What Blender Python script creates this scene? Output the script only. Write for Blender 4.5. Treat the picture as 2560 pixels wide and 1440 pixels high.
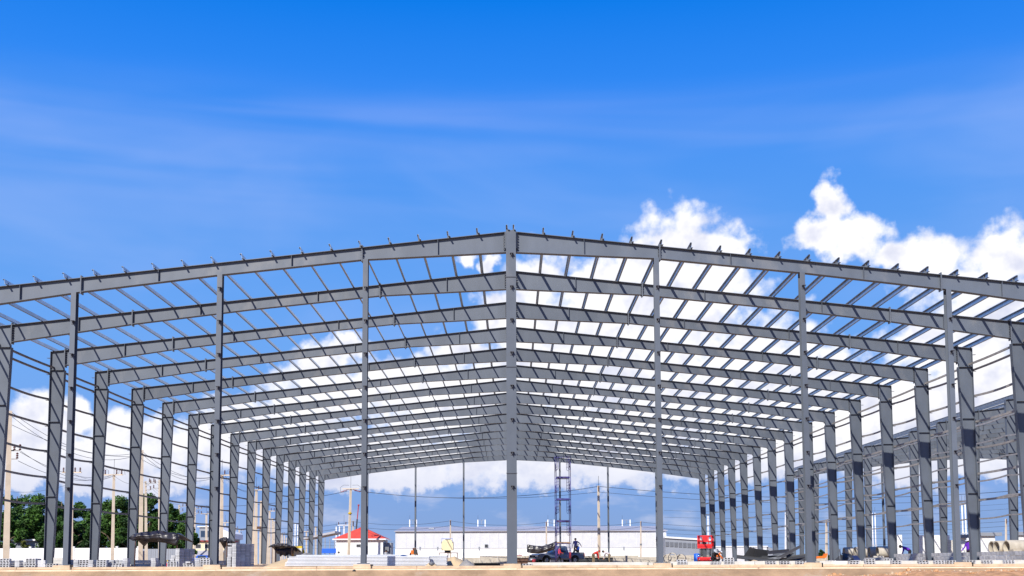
import bpy, bmesh, math, random
from math import sin, cos, tan, pi, radians, sqrt, atan2
from mathutils import Vector, Matrix
random.seed(7)
S = bpy.context.scene
for o in list(bpy.data.objects): bpy.data.objects.remove(o)
# ------------------------------------------------------------------ camera
F, TH, AL, U0, V0, EYE = 2750.0, 0.0857, 0.00362, 1280.2, 1406.9, 0.025
UC = U0 - F*tan(TH)*sin(AL); VC = V0 - F*tan(TH)*cos(AL)
RT = Vector((1, 0, 0)); UP = Vector((0, -sin(TH), cos(TH))); FW = Vector((0, cos(TH), sin(TH)))
cam = bpy.data.cameras.new('camera'); camo = bpy.data.objects.new('camera', cam)
S.collection.objects.link(camo); S.camera = camo
cam.sensor_fit = 'HORIZONTAL'; cam.sensor_width = 36.0; cam.lens = F/2560*36
cam.shift_x = (1280-UC)/2560; cam.shift_y = (VC-720)/2560
cam.clip_start = 0.1; cam.clip_end = 6000
r_ = RT*cos(AL) - UP*sin(AL); u_ = RT*sin(AL) + UP*cos(AL)
camo.matrix_world = Matrix(((r_.x, u_.x, -FW.x, 0), (r_.y, u_.y, -FW.y, 0), (r_.z, u_.z, -FW.z, EYE), (0, 0, 0, 1)))
S.render.resolution_x, S.render.resolution_y = 1024, 576
def P(u, v, Y):                       # the direction of a photo pixel, taken to the depth Y of the thing it touches
    a = (u-UC)/F; b = (VC-v)/F
    d = RT*(a*cos(AL)+b*sin(AL)) + UP*(-a*sin(AL)+b*cos(AL)) + FW
    d = d*(Y/d.y); d.z += EYE
    return d
def GX(u, Y, v=1400): return P(u, v, Y).x
def PX(Y): return F/Y
# ------------------------------------------------------------------ sun, sky, exposure
SUN = Vector((-0.55, -1.32, 1.0)).normalized()
S.view_settings.view_transform = 'Standard'; S.view_settings.look = 'None'
S.view_settings.exposure = 0.25; S.view_settings.gamma = 1.0
sl = bpy.data.lights.new('sun', 'SUN'); sl.energy = 5.0; sl.angle = radians(0.5); sl.color = (1, 0.95, 0.86)
so = bpy.data.objects.new('sun', sl); S.collection.objects.link(so); so.location = (-60, -60, 90)
so.rotation_euler = (-SUN).to_track_quat('-Z', 'Y').to_euler()
wd = bpy.data.worlds.new('World'); S.world = wd; wd.use_nodes = True
wt = wd.node_tree; wt.nodes.clear()
class NT:
    def __init__(s, t): s.t = t
    def n(s, typ, **k):
        nd = s.t.nodes.new(typ)
        for a, b in k.items(): setattr(nd, a, b)
        return nd
    def put(s, sock, v):
        if isinstance(v, bpy.types.NodeSocket): s.t.links.new(v, sock)
        elif v is not None: sock.default_value = v
    def m(s, op, a, b=None, c=None, clamp=False):
        nd = s.n('ShaderNodeMath', operation=op, use_clamp=clamp)
        for i, v in enumerate((a, b, c)): s.put(nd.inputs[i], v)
        return nd.outputs[0]
    def vm(s, op, a, b=None):
        nd = s.n('ShaderNodeVectorMath', operation=op); s.put(nd.inputs[0], a); s.put(nd.inputs[1], b)
        return nd.outputs['Value'] if op in ('LENGTH', 'DOT_PRODUCT', 'DISTANCE') else nd.outputs[0]
    def noise(s, v, scale, detail=5, rough=0.55, dist=0.0):
        nd = s.n('ShaderNodeTexNoise'); s.put(nd.inputs['Vector'], v); nd.inputs['Scale'].default_value = scale
        nd.inputs['Detail'].default_value = detail; nd.inputs['Roughness'].default_value = rough; nd.inputs['Distortion'].default_value = dist
        return nd.outputs[0]
    def voro(s, v, scale, detail=0.0):
        nd = s.n('ShaderNodeTexVoronoi', feature='SMOOTH_F1'); s.put(nd.inputs['Vector'], v); nd.inputs['Scale'].default_value = scale
        nd.inputs['Smoothness'].default_value = 0.35
        if 'Detail' in nd.inputs: nd.inputs['Detail'].default_value = detail
        return nd.outputs['Distance']
    def ss(s, x, a, b):
        nd = s.n('ShaderNodeMapRange', interpolation_type='SMOOTHSTEP'); s.put(nd.inputs[0], x)
        nd.inputs[1].default_value = a; nd.inputs[2].default_value = b
        return nd.outputs[0]
    def mix(s, f, a, b, mode='MIX'):
        nd = s.n('ShaderNodeMix', data_type='RGBA', blend_type=mode); s.put(nd.inputs[0], f); s.put(nd.inputs[6], a); s.put(nd.inputs[7], b)
        return nd.outputs[2]
def AE(u, v):                          # photo pixel -> azimuth, elevation in degrees
    d = P(u, v, 100.0); d.z -= EYE
    return math.degrees(atan2(d.x, d.y)), math.degrees(atan2(d.z, d.xy.length))
BLOBS = [(1690,645,145,115),(1800,650,85,95),(1700,720,190,110),(1610,660,80,60),(1510,720,170,75),(1345,700,75,80),(1600,800,330,120),(1330,800,120,100),
 (1760,740,110,110),(1870,930,240,140),(1500,920,360,130),(2080,515,44,58),(2050,585,85,40),(2140,600,85,55),(2230,640,70,40),(2310,660,95,66),(2350,640,50,46),(2505,650,90,85),
 (2440,720,110,70),(2480,800,170,110),(2380,880,160,110),(2450,1010,240,150),(2180,1000,220,100),(1960,1040,240,90),(1168,652,30,26),(1222,662,24,30),
 (870,870,60,40),(800,905,80,50),(1010,960,200,70),(1150,880,95,50),(1120,1010,260,110),(820,990,160,90),(1240,800,60,70),
 (90,1045,75,65),(190,1050,55,50),(290,1075,65,70),(375,1090,55,50),(60,1120,110,85),(210,1150,210,80),(440,1130,70,60),(20,1130,80,80),
 (620,1120,220,70),(600,1040,110,60),(900,1140,300,80),(1400,1150,460,95),(1900,1130,320,80),(2400,1140,320,80),(950,1190,300,60),(250,1210,330,60),(2250,1100,330,120),(1650,1020,420,160),(2050,930,150,70),
 (700,1060,170,70),(520,1080,80,50),(-160,1060,140,100),(2760,900,200,220)]
w = NT(wt)
tc = w.n('ShaderNodeTexCoord').outputs['Generated']
sx = w.n('ShaderNodeSeparateXYZ'); wt.links.new(tc, sx.inputs[0])
az = w.m('MULTIPLY', w.m('ARCTAN2', sx.outputs[0], sx.outputs[1]), 57.29578)
hyp = w.m('SQRT', w.m('ADD', w.m('MULTIPLY', sx.outputs[0], sx.outputs[0]), w.m('MULTIPLY', sx.outputs[1], sx.outputs[1])))
el = w.m('MULTIPLY', w.m('ARCTAN2', sx.outputs[2], hyp), 57.29578)
# cloud field as a node group: (azimuth, elevation) -> density
gt = bpy.data.node_groups.new('CloudField', 'ShaderNodeTree')
gt.interface.new_socket('Vec', in_out='INPUT', socket_type='NodeSocketVector'); gt.interface.new_socket('D', in_out='OUTPUT', socket_type='NodeSocketFloat')
g = NT(gt); gi = g.n('NodeGroupInput').outputs[0]; go = g.n('NodeGroupOutput')
wv = g.n('ShaderNodeTexNoise'); wv.inputs['Scale'].default_value = 0.9; wv.inputs['Detail'].default_value = 4; gt.links.new(gi, wv.inputs['Vector'])
warp = g.vm('SCALE', g.vm('SUBTRACT', wv.outputs['Color'], (0.5, 0.5, 0.5))); warp.node.inputs['Scale'].default_value = 1.5
pv = g.vm('ADD', gi, warp)
acc = None
for (bu, bv, ru, rv) in BLOBS:
    ca, ce = AE(bu, bv); k = 57.3/F
    d = g.vm('LENGTH', g.vm('MULTIPLY', g.vm('SUBTRACT', pv, (ca, ce, 0)), (1/(ru*k), 1/(rv*k), 0)))
    t = g.m('SUBTRACT', 1.25, d)
    acc = t if acc is None else g.m('SMOOTH_MAX', acc, t, 0.25)
sg = g.n('ShaderNodeSeparateXYZ'); gt.links.new(gi, sg.inputs[0])
# the same kind of cumulus field goes on all round the sky outside the picture
gen = g.m('MULTIPLY', g.m('SUBTRACT', g.noise(gi, 0.085, 3, 0.5), 0.46), 7.0)
gen = g.m('SUBTRACT', gen, g.m('MULTIPLY', g.m('ABSOLUTE', g.m('SUBTRACT', sg.outputs[1], 7.5)), 0.16))
gen = g.m('SUBTRACT', gen, g.m('MULTIPLY', g.ss(g.m('ABSOLUTE', sg.outputs[0]), 34, 27), 5.0))
acc = g.m('MAXIMUM', g.m('MAXIMUM', acc, -1.0), gen)
n1 = g.noise(gi, 0.7, 7, 0.6)
v1 = g.voro(gi, 0.9)
v2 = g.voro(gi, 2.3)
bump = g.m('ADD', g.m('MULTIPLY', g.m('SUBTRACT', n1, 0.5), 1.25), g.m('ADD', g.m('MULTIPLY', g.m('SUBTRACT', 0.4, v1), 0.45), g.m('MULTIPLY', g.m('SUBTRACT', 0.4, v2), 0.2)))
D = g.m('ADD', g.m('MINIMUM', acc, 1.25), bump)
# flat bases: nothing thick below about four degrees
bs = g.ss(g.m('ADD', sg.outputs[1], g.m('MULTIPLY', g.m('SUBTRACT', n1, 0.5), 3.4)), 1.7, 4.3)
D = g.m('SUBTRACT', D, g.m('MULTIPLY', g.m('SUBTRACT', 1.0, bs), 1.6))
gt.links.new(D, go.inputs[0])
def field(vec):
    nd = w.n('ShaderNodeGroup'); nd.node_tree = gt; wt.links.new(vec, nd.inputs[0]); return nd.outputs[0]
cx = w.n('ShaderNodeCombineXYZ'); wt.links.new(az, cx.inputs[0]); wt.links.new(el, cx.inputs[1])
d0 = field(cx.outputs[0])
mask = w.ss(d0, -0.02, 0.62)
h0 = w.noise(cx.outputs[0], 0.42, 4, 0.55); h1 = w.noise(w.vm('ADD', cx.outputs[0], (-0.5, 0.9, 0)), 0.42, 4, 0.55)
lit = w.ss(w.m('ADD', w.m('MULTIPLY', w.m('SUBTRACT', h0, h1), 2.2), w.m('MULTIPLY', w.m('SUBTRACT', 1.2, d0), 0.35)), -0.55, 0.45)
SKY = 0.085
sky = w.n('ShaderNodeTexSky', sky_type='NISHITA'); sky.sun_disc = False
sky.sun_elevation = math.asin(SUN.z); sky.sun_rotation = atan2(SUN.x, SUN.y)
sky.altitude = 0; sky.air_density = 1.0; sky.dust_density = 0.3; sky.ozone_density = 2.0
# the photograph's deep saturated blue: the same at every azimuth, paler towards the horizon
rp = w.n('ShaderNodeValToRGB'); wt.links.new(w.m('MULTIPLY', el, 1/60), rp.inputs[0])
cr = rp.color_ramp
for pos, c in ((0.0, (2.9, 4.5, 7.5)), (0.035, (2.3, 3.8, 7.2)), (0.08, (2.0, 3.9, 8.2)), (0.17, (1.6, 4.0, 9.1)), (0.27, (1.1, 3.5, 9.0)), (0.34, (0.75, 3.1, 9.1)), (0.40, (0.28, 2.5, 9.1)), (0.47, (0.0, 2.0, 8.4)), (1.0, (0.0, 0.9, 5.4))):
    e = cr.elements[0] if pos == 0 else (cr.elements[-1] if pos == 1.0 else cr.elements.new(pos))
    e.position = pos; e.color = (c[0]/10, c[1]/10, c[2]/10, 1)
base = w.mix(0.975, sky.outputs[0], w.mix(1.0, rp.outputs[0], (10, 10, 10, 1), 'MULTIPLY'))
# thin high veil and small low cloudlets
mp = w.n('ShaderNodeMapping'); mp.inputs['Scale'].default_value = (0.05, 0.16, 1); wt.links.new(cx.outputs[0], mp.inputs[0])
veil = w.m('MULTIPLY', w.ss(w.noise(mp.outputs[0], 1.0, 4, 0.5, 0.4), 0.42, 0.75), w.m('MULTIPLY', w.ss(el, 25, 20), 0.30))
mp2 = w.n('ShaderNodeMapping'); mp2.inputs['Scale'].default_value = (0.16, 0.45, 1); wt.links.new(cx.outputs[0], mp2.inputs[0])
low = w.m('MULTIPLY', w.ss(w.noise(mp2.outputs[0], 1.6, 4, 0.55), 0.50, 0.72), w.m('MULTIPLY', w.ss(el, 5.2, 3.4), w.m('MULTIPLY', w.ss(el, 0.6, 1.8), 0.6)))
mp3 = w.n('ShaderNodeMapping'); mp3.inputs['Scale'].default_value = (0.035, 0.5, 1); mp3.inputs['Rotation'].default_value = (0, 0, 0.06); wt.links.new(cx.outputs[0], mp3.inputs[0])
cir = w.m('MULTIPLY', w.ss(w.noise(mp3.outputs[0], 0.6, 3, 0.5, 0.6), 0.40, 0.85), w.m('MULTIPLY', w.ss(el, 24.5, 21.5), w.m('MULTIPLY', w.ss(el, 13, 20), 0.30)))
col = w.mix(veil, base, (4.2, 5.6, 9.9, 1))
col = w.mix(cir, col, (5.4, 6.2, 9.9, 1))
col = w.mix(low, col, (6.0, 6.6, 8.6, 1))
sh_ = w.mix(w.ss(el, 3.0, 7.0), (6.2, 6.7, 8.7, 1), (7.2, 7.5, 9.1, 1))
cl = w.mix(w.m('MULTIPLY', lit, w.m('ADD', 0.30, w.m('MULTIPLY', w.ss(el, 3.2, 7.0), 0.70))), sh_, (10.9, 10.8, 11.0, 1))
col = w.mix(mask, col, cl)
bg = w.n('ShaderNodeBackground'); bg.inputs['Strength'].default_value = SKY; wt.links.new(col, bg.inputs[0])
out = w.n('ShaderNodeOutputWorld'); wt.links.new(bg.outputs[0], out.inputs[0])
wd.cycles.sampling_method = 'MANUAL'; wd.cycles.sample_map_resolution = 256
# ------------------------------------------------------------------ materials
MT = {}
def mat(name, col, rough=0.6, metal=0.0, var=0.12, scale=2.0, bump=0.0, bscale=None, col2=None, spot=None, stretch=None, alpha=1.0, spec=0.4, rnd=0.0, rust=None):
    m = bpy.data.materials.new(name); m.use_nodes = True; t = NT(m.node_tree)
    b = m.node_tree.nodes['Principled BSDF']
    c = t.n('ShaderNodeTexCoord').outputs['Object']
    if stretch:
        mp = t.n('ShaderNodeMapping'); mp.inputs['Scale'].default_value = stretch; m.node_tree.links.new(c, mp.inputs[0]); c = mp.outputs[0]
    b.inputs['Roughness'].default_value = rough; b.inputs['Metallic'].default_value = metal
    b.inputs['Specular IOR Level'].default_value = spec
    lo = tuple(x*(1-var) for x in col)+(1,); hi = tuple(min(1, x*(1+var)) for x in col)+(1,)
    if col2: hi = tuple(col2)+(1,)
    nz = t.noise(c, scale, 5, 0.6)
    k = t.mix(t.ss(nz, 0.3, 0.7), lo, hi)
    if spot:                                   # (colour, scale, threshold) stains with a shape of their own
        k = t.mix(t.ss(t.noise(c, spot[1], 6, 0.65), spot[2], spot[2]+0.12), k, tuple(spot[0])+(1,))
    if rust: k = t.mix(t.m('MULTIPLY', t.ss(t.noise(c, 1.7, 7, 0.7), rust, rust+0.05), 0.55), k, (0.19, 0.085, 0.04, 1))
    if rnd:                                    # each piece a little lighter or darker than its neighbour
        rv_ = t.m('ADD', 1-rnd, t.m('MULTIPLY', t.n('ShaderNodeObjectInfo').outputs['Random'], 2*rnd))
        k = t.mix(1.0, k, t.n('ShaderNodeCombineColor').outputs[0], 'MULTIPLY'); cc = k.node.inputs[7].links[0].from_node
        for q in range(3): t.put(cc.inputs[q], rv_)
    t.put(b.inputs['Base Color'], k)
    if bump:
        bp = t.n('ShaderNodeBump'); bp.inputs['Strength'].default_value = bump; bp.inputs['Distance'].default_value = 0.05
        t.put(bp.inputs['Height'], t.noise(c, bscale or scale*4, 6, 0.6)); t.put(b.inputs['Normal'], bp.outputs[0])
    if alpha < 1: b.inputs['Alpha'].default_value = alpha
    MT[name] = m; return m
mat('steel', (0.103, 0.119, 0.147), 0.38, 0.0, 0.10, 0.9, spot=((0.140, 0.149, 0.168), 0.55, 0.54), rnd=0.13, rust=0.735, stretch=(1, 1, 0.55))
mat('steel_edge', (0.075, 0.08, 0.10), 0.5, 0, 0.1, 2)
mat('galv', (0.42, 0.46, 0.50), 0.32, 0.75, 0.12, 3, rnd=0.12)
mat('galv_dull', (0.34, 0.325, 0.31), 0.5, 0.0, 0.15, 3, rnd=0.12)
mat('bolt', (0.06, 0.06, 0.07), 0.5, 0.4)
mat('concrete', (0.80, 0.63, 0.45), 0.9, 0, 0.16, 1.6, 0.3, 9, spot=((0.64, 0.46, 0.29), 2.3, 0.64), rnd=0.05, rust=0.66)
mat('concrete_cap', (0.56, 0.42, 0.28), 0.92, 0, 0.16, 2.2, 0.3, 9, rnd=0.07, spot=((0.52, 0.45, 0.36), 3.0, 0.58))
mat('concrete_pale', (0.56, 0.54, 0.49), 0.9, 0, 0.12, 2.5, 0.25, 10, spot=((0.36, 0.32, 0.27), 2.8, 0.62))
mat('concrete_pipe', (0.47, 0.42, 0.34), 0.9, 0, 0.14, 2.0, 0.2, 12, spot=((0.33, 0.29, 0.24), 1.7, 0.6))
mat('pole_concrete', (0.62, 0.52, 0.40), 0.9, 0, 0.10, 1.2, 0.1, 12, spot=((0.40, 0.35, 0.29), 1.5, 0.62))
mat('block', (0.43, 0.435, 0.45), 0.95, 0, 0.14, 5, 0.4, 30, rnd=0.16)
mat('block_dark', (0.33, 0.34, 0.36), 0.95, 0, 0.12, 5, 0.4, 30)
mat('dirt', (0.36, 0.235, 0.135), 0.98, 0, 0.25, 0.8, 0.6, 6, spot=((0.42, 0.33, 0.24), 0.35, 0.55))
mat('rubble', (0.50, 0.27, 0.13), 0.98, 0, 0.30, 3, 0.6, 14, spot=((0.52, 0.42, 0.32), 1.4, 0.58))
mat('sand', (0.56, 0.42, 0.25), 0.98, 0, 0.10, 1.6, 0.3, 25)
mat('gravel_grey', (0.28, 0.265, 0.245), 0.98, 0, 0.2, 6, 0.6, 20)
mat('sheet_white', (0.76, 0.77, 0.79), 0.30, 0.1, 0.05, 1.0)
mat('wall_white', (0.80, 0.80, 0.79), 0.85, 0, 0.04, 1.0, rnd=0.03, spot=((0.66, 0.64, 0.60), 0.7, 0.66))
mat('clad_pale', (0.60, 0.605, 0.62), 0.45, 0.1, 0.05, 0.8, rnd=0.04)
mat('roof_grey', (0.40, 0.395, 0.42), 0.5, 0.1, 0.08, 0.6)
mat('clad_grey', (0.26, 0.28, 0.32), 0.55, 0.1, 0.06, 0.5)
mat('dark', (0.035, 0.037, 0.042), 0.6)
mat('black', (0.012, 0.012, 0.013), 0.6)
mat('glass', (0.03, 0.05, 0.09), 0.06, 0.0, 0.05, 1, spec=0.8)
mat('louver', (0.10, 0.11, 0.13), 0.6)
mat('red_roof', (0.62, 0.075, 0.045), 0.6, 0, 0.08, 1.5)
mat('red_paint', (0.70, 0.015, 0.02), 0.35, 0, 0.08, 2, spec=0.5)
mat('red_dark', (0.30, 0.02, 0.03), 0.6)
mat('blue_paint', (0.015, 0.12, 0.60), 0.45, 0, 0.06, 1)
mat('scaffold', (0.06, 0.055, 0.22), 0.5, 0.3, 0.4, 4, spot=((0.20, 0.10, 0.06), 3.0, 0.55))
mat('rust', (0.13, 0.07, 0.05), 0.85, 0.1, 0.3, 4)
mat('tarp', (0.030, 0.027, 0.032), 0.34, 0, 0.25, 2.5, 0.25, 5, spec=0.6)
mat('tarp_blue', (0.02, 0.03, 0.09), 0.5)
mat('truck', (0.13, 0.16, 0.22), 0.25, 0.35, 0.04, 1, spec=0.6)
mat('tyre', (0.018, 0.018, 0.018), 0.85)
mat('chrome', (0.55, 0.56, 0.58), 0.18, 0.9)
mat('lamp', (0.75, 0.72, 0.62), 0.15)
mat('lamp_red', (0.45, 0.01, 0.015), 0.2)
mat('wood', (0.30, 0.18, 0.09), 0.8, 0, 0.2, 5)
mat('bark', (0.13, 0.095, 0.065), 0.95, 0, 0.25, 4, 0.5)
mat('leaf', (0.032, 0.09, 0.012), 0.65, 0, 0.35, 0.5, col2=(0.065, 0.155, 0.018))
mat('leaf_deep', (0.02, 0.06, 0.01), 0.65, 0, 0.35, 0.5, col2=(0.04, 0.105, 0.014))
mat('leaf_olive', (0.10, 0.13, 0.018), 0.7, 0, 0.3, 0.5, col2=(0.15, 0.14, 0.02))
mat('grass', (0.10, 0.15, 0.03), 0.9, 0, 0.3, 2)
mat('insulator', (0.10, 0.035, 0.03), 0.3)
mat('insulator_red', (0.32, 0.05, 0.05), 0.35)
mat('wire', (0.045, 0.045, 0.05), 0.6)
mat('pole_white', (0.78, 0.78, 0.79), 0.6)
mat('cream', (0.74, 0.64, 0.40), 0.55, 0, 0.05)
mat('yellow', (0.62, 0.42, 0.02), 0.6)
mat('orange', (0.75, 0.16, 0.015), 0.65)
mat('purple', (0.12, 0.02, 0.42), 0.85)
mat('blue_shirt', (0.01, 0.06, 0.36), 0.85)
mat('navy_shirt', (0.012, 0.014, 0.11), 0.85)
mat('red_shirt', (0.55, 0.03, 0.025), 0.85)
mat('pale_shirt', (0.62, 0.56, 0.58), 0.85)
mat('black_cloth', (0.018, 0.016, 0.02), 0.9)
mat('khaki', (0.26, 0.19, 0.11), 0.9)
mat('skin', (0.30, 0.16, 0.09), 0.6)
mat('skin_scarf', (0.62, 0.36, 0.32), 0.85)
mat('grey_cloth', (0.36, 0.38, 0.42), 0.9)
mat('plastic_grey', (0.16, 0.17, 0.19), 0.5)
mat('mesh_white', (0.70, 0.72, 0.75), 0.6)
# ------------------------------------------------------------------ mesh helpers
COL = S.collection
class MB:
    def __init__(s): s.v = []; s.f = []; s.sm = []
    def add(s, vs, fs, smooth=False):
        k = len(s.v); s.v += [tuple(x) for x in vs]
        for f in fs: s.f.append(tuple(i+k for i in f)); s.sm.append(smooth)
        return s
    def box(s, c, d, rz=0.0, ry=0.0, rx=0.0):
        hx, hy, hz = d[0]/2, d[1]/2, d[2]/2
        R = Matrix.Rotation(rz, 3, 'Z') @ Matrix.Rotation(ry, 3, 'Y') @ Matrix.Rotation(rx, 3, 'X'); c = Vector(c)
        vs = [c + R @ Vector((i*hx, j*hy, k*hz)) for k in (-1, 1) for j in (-1, 1) for i in (-1, 1)]
        return s.add(vs, [(0, 2, 3, 1), (4, 5, 7, 6), (0, 1, 5, 4), (2, 6, 7, 3), (0, 4, 6, 2), (1, 3, 7, 5)])
    def bb(s, x0, x1, y0, y1, z0, z1): return s.box(((x0+x1)/2, (y0+y1)/2, (z0+z1)/2), (x1-x0, y1-y0, z1-z0))
    def prism(s, pts, axis, a, b):             # outline in a plane, extruded from a to b along axis
        n = len(pts)
        def mk(p, t): return {'y': (p[0], t, p[1]), 'x': (t, p[0], p[1]), 'z': (p[0], p[1], t)}[axis]
        vs = [mk(p, a) for p in pts] + [mk(p, b) for p in pts]
        fs = [tuple(range(n))[::-1], tuple(range(n, 2*n))] + [(i, (i+1) % n, n+(i+1) % n, n+i) for i in range(n)]
        return s.add(vs, fs)
    def beam(s, p, q, w, h=None):
        p = Vector(p); q = Vector(q); h = h or w; d = (q-p); L = d.length; d.normalize()
        up = Vector((0, 0, 1)) if abs(d.z) < 0.95 else Vector((0, 1, 0))
        a = d.cross(up).normalized(); b = a.cross(d)
        vs = [e + a*(i*w/2) + b*(j*h/2) for e in (p, q) for (i, j) in ((-1, -1), (1, -1), (1, 1), (-1, 1))]
        return s.add(vs, [(0, 1, 2, 3), (7, 6, 5, 4), (0, 4, 5, 1), (1, 5, 6, 2), (2, 6, 7, 3), (3, 7, 4, 0)])
    def tube(s, pts, r, n=6, smooth=True, cap=True):
        pts = [Vector(p) for p in pts]; rs = r if isinstance(r, (list, tuple)) else [r]*len(pts)
        k = len(s.v); prev = None
        for i, p in enumerate(pts):
            d = (pts[min(i+1, len(pts)-1)] - pts[max(i-1, 0)]).normalized()
            if prev is None: prev = Vector((1, 0, 0)) if abs(d.x) < 0.9 else Vector((0, 1, 0))
            a = (prev - d*prev.dot(d)).normalized(); b = d.cross(a); prev = a
            for j in range(n):
                t = 2*pi*j/n; s.v.append(tuple(p + (a*cos(t) + b*sin(t))*rs[i]))
        for i in range(len(pts)-1):
            for j in range(n):
                s.f.append((k+i*n+j, k+i*n+(j+1) % n, k+(i+1)*n+(j+1) % n, k+(i+1)*n+j)); s.sm.append(smooth)
        if cap:
            s.f.append(tuple(range(k+n-1, k-1, -1))); s.sm.append(False)
            e = k+(len(pts)-1)*n; s.f.append(tuple(range(e, e+n))); s.sm.append(False)
        return s
    def lathe(s, prof, c=(0, 0, 0), n=16, axis='z', smooth=True):
        k = len(s.v)
        for (r, h) in prof:
            for j in range(n):
                t = 2*pi*j/n; a, b = r*cos(t), r*sin(t)
                p = {'z': (a, b, h), 'x': (h, a, b), 'y': (a, h, b)}[axis]
                s.v.append((p[0]+c[0], p[1]+c[1], p[2]+c[2]))
        for i in range(len(prof)-1):
            for j in range(n):
                s.f.append((k+i*n+j, k+i*n+(j+1) % n, k+(i+1)*n+(j+1) % n, k+(i+1)*n+j)); s.sm.append(smooth)
        return s
    def grid(s, fn, nu, nv, smooth=True, thick=0.0):
        k = len(s.v)
        for i in range(nu+1):
            for j in range(nv+1): s.v.append(tuple(fn(i/nu, j/nv)))
        for i in range(nu):
            for j in range(nv):
                a = k+i*(nv+1)+j; s.f.append((a, a+nv+1, a+nv+2, a+1)); s.sm.append(smooth)
        return s
    def mesh(s, name):
        me = bpy.data.meshes.new(name); me.from_pydata(s.v, [], s.f)
        me.polygons.foreach_set('use_smooth', s.sm); me.update(); return me
    def build(s, name, m, parent=None, loc=None, rz=0.0):
        return put(name, s.mesh(name), m, parent, loc, rz)
def put(name, me, m=None, parent=None, loc=None, rz=0.0):
    o = bpy.data.objects.new(name, me)
    if m is not None:
        mm = MT[m] if isinstance(m, str) else m
        if not me.materials: me.materials.append(mm)
    COL.objects.link(o)
    if parent: o.parent = parent
    if loc is not None: o.location = loc
    if rz: o.rotation_euler = (0, 0, rz)
    return o
def tag(o, label=None, cat=None, group=None, kind=None):
    if label: o['label'] = label
    if cat: o['category'] = cat
    if group: o['group'] = group
    if kind: o['kind'] = kind
    return o
def thing(name, label, cat, loc=(0, 0, 0), rz=0.0, group=None):
    o = bpy.data.objects.new(name, None); COL.objects.link(o); o.empty_display_size = 0.3
    o.location = loc; o.rotation_euler = (0, 0, rz)
    return tag(o, label, cat, group)
def solid(o, t, off=0):
    m = o.modifiers.new('thickness', 'SOLIDIFY'); m.thickness = t; m.offset = off; return o
# ------------------------------------------------------------------ ground
W, H, Y1, HR, BAY, PB = 23.51, 10.84, 43.55, 13.35, 6.0, 5.854
gb = MB()
ys = [-400, -60, -10, 10, 20, 30, 36, 40, 42.4, 43.1, 44.9, 60, 140, 170, 300, 800, 4000]
def gz(y): return -1.6 if y < 20 else (-1.6+(y-20)/20.4*1.05 if y < 40.4 else (-0.55 if y < 43 else -0.12))
xs = [-4000, -1200, -400, -120, -60, -30, 0, 30, 60, 120, 400, 1200, 4000]
for y in ys:
    for x in xs: gb.v.append((x, y, gz(y)))
nx = len(xs)
for i in range(len(ys)-1):
    for j in range(nx-1): gb.f.append((i*nx+j, i*nx+j+1, (i+1)*nx+j+1, (i+1)*nx+j)); gb.sm.append(False)
tag(gb.build('ground', 'dirt'), kind='structure')
# ------------------------------------------------------------------ foundation beam under the open gable
fb = thing('foundation_beam', 'long tan concrete foundation beam under the open gable end', 'foundation', (0, 43.0, 0))
x = -32.0
while x < 34:
    L = random.choice((3.9, 4.4, 5.2)); L = min(L, 34-x)
    m_ = MB(); m_.bb(x, x+L-0.012, -0.10, 0.9, -1.0, -0.195+random.uniform(-.006, .006)); o = m_.build('footing_segment', 'concrete', fb)
    m_ = MB(); m_.bb(x, x+L-0.02, 0.02, 0.9, -0.195, -0.085+random.uniform(-.008, .008)); m_.build('cap_segment', 'concrete_cap', fb)
    x += L
for i in range(-3, 4):
    m_ = MB(); m_.bb(-0.33, 0.33, 0.005, 0.95, -0.20, -0.012); m_.build('pedestal', 'concrete_cap', fb, (i*PB, 0, 0))
m_ = MB()                                   # pale kerb laid along the right-hand half
for (a, b, h) in ((0.62, 5.3, 0.035), (5.35, 5.85-.33, 0.02), (6.2, 9.5, 0.05), (9.52, 11.37, 0.06), (12.05, 17.2, 0.05), (17.9, 33, 0.06)):
    m_.bb(a, b, 0.25, 0.86, -0.10, h)
m_.build('kerb', 'concrete_pale', fb)
# ------------------------------------------------------------------ portal frames
def rtop(x): return HR - (HR-H)*abs(x)/W            # top of rafter web
DEP = [(0.0, .82), (6.0, .47), (12.0, .46), (17.3, .54), (22.8, .76), (23.6, .80)]
def rdep(x):
    x = abs(x)
    for (a, d0), (b, d1) in zip(DEP, DEP[1:]):
        if x <= b: return d0 + (d1-d0)*(x-a)/(b-a)
    return DEP[-1][1]
TW, FL, FT = 0.012, 0.27, 0.020
CT, CB, KZ = 0.70, 0.38, 9.90                        # column depth at top, at base; underside of the knee
def column_mesh():
    b = MB()                                         # right column; the outer face is at x = 0, the web runs to -x
    def cin(z): return -(CB + (CT-CB)*min(z, KZ)/KZ)
    z1 = H
    b.prism([(0, 0.02), (0, z1), (cin(KZ), z1+0.075), (cin(KZ), KZ), (cin(0), 0.02)], 'y', -TW/2, TW/2)
    b.bb(0, FT, -FL/2, FL/2, 0.02, z1)
    b.prism([(cin(0), 0.02), (cin(0)-FT, 0.02), (cin(KZ)-FT, KZ), (cin(KZ), KZ)], 'y', -FL/2, FL/2)
    b.prism([(FT, z1), (cin(KZ), z1+0.075), (cin(KZ), z1+0.075+FT), (FT, z1+FT)], 'y', -FL/2, FL/2)
    b.bb(cin(0)-.06, .06, -.17, .17, 0, 0.02)
    return b.mesh('column')
def stiff_mesh(w): return MB().bb(-w/2, w/2, -FL/2+.008, FL/2-.008, -.008, .008).mesh('stiffener')
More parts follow.
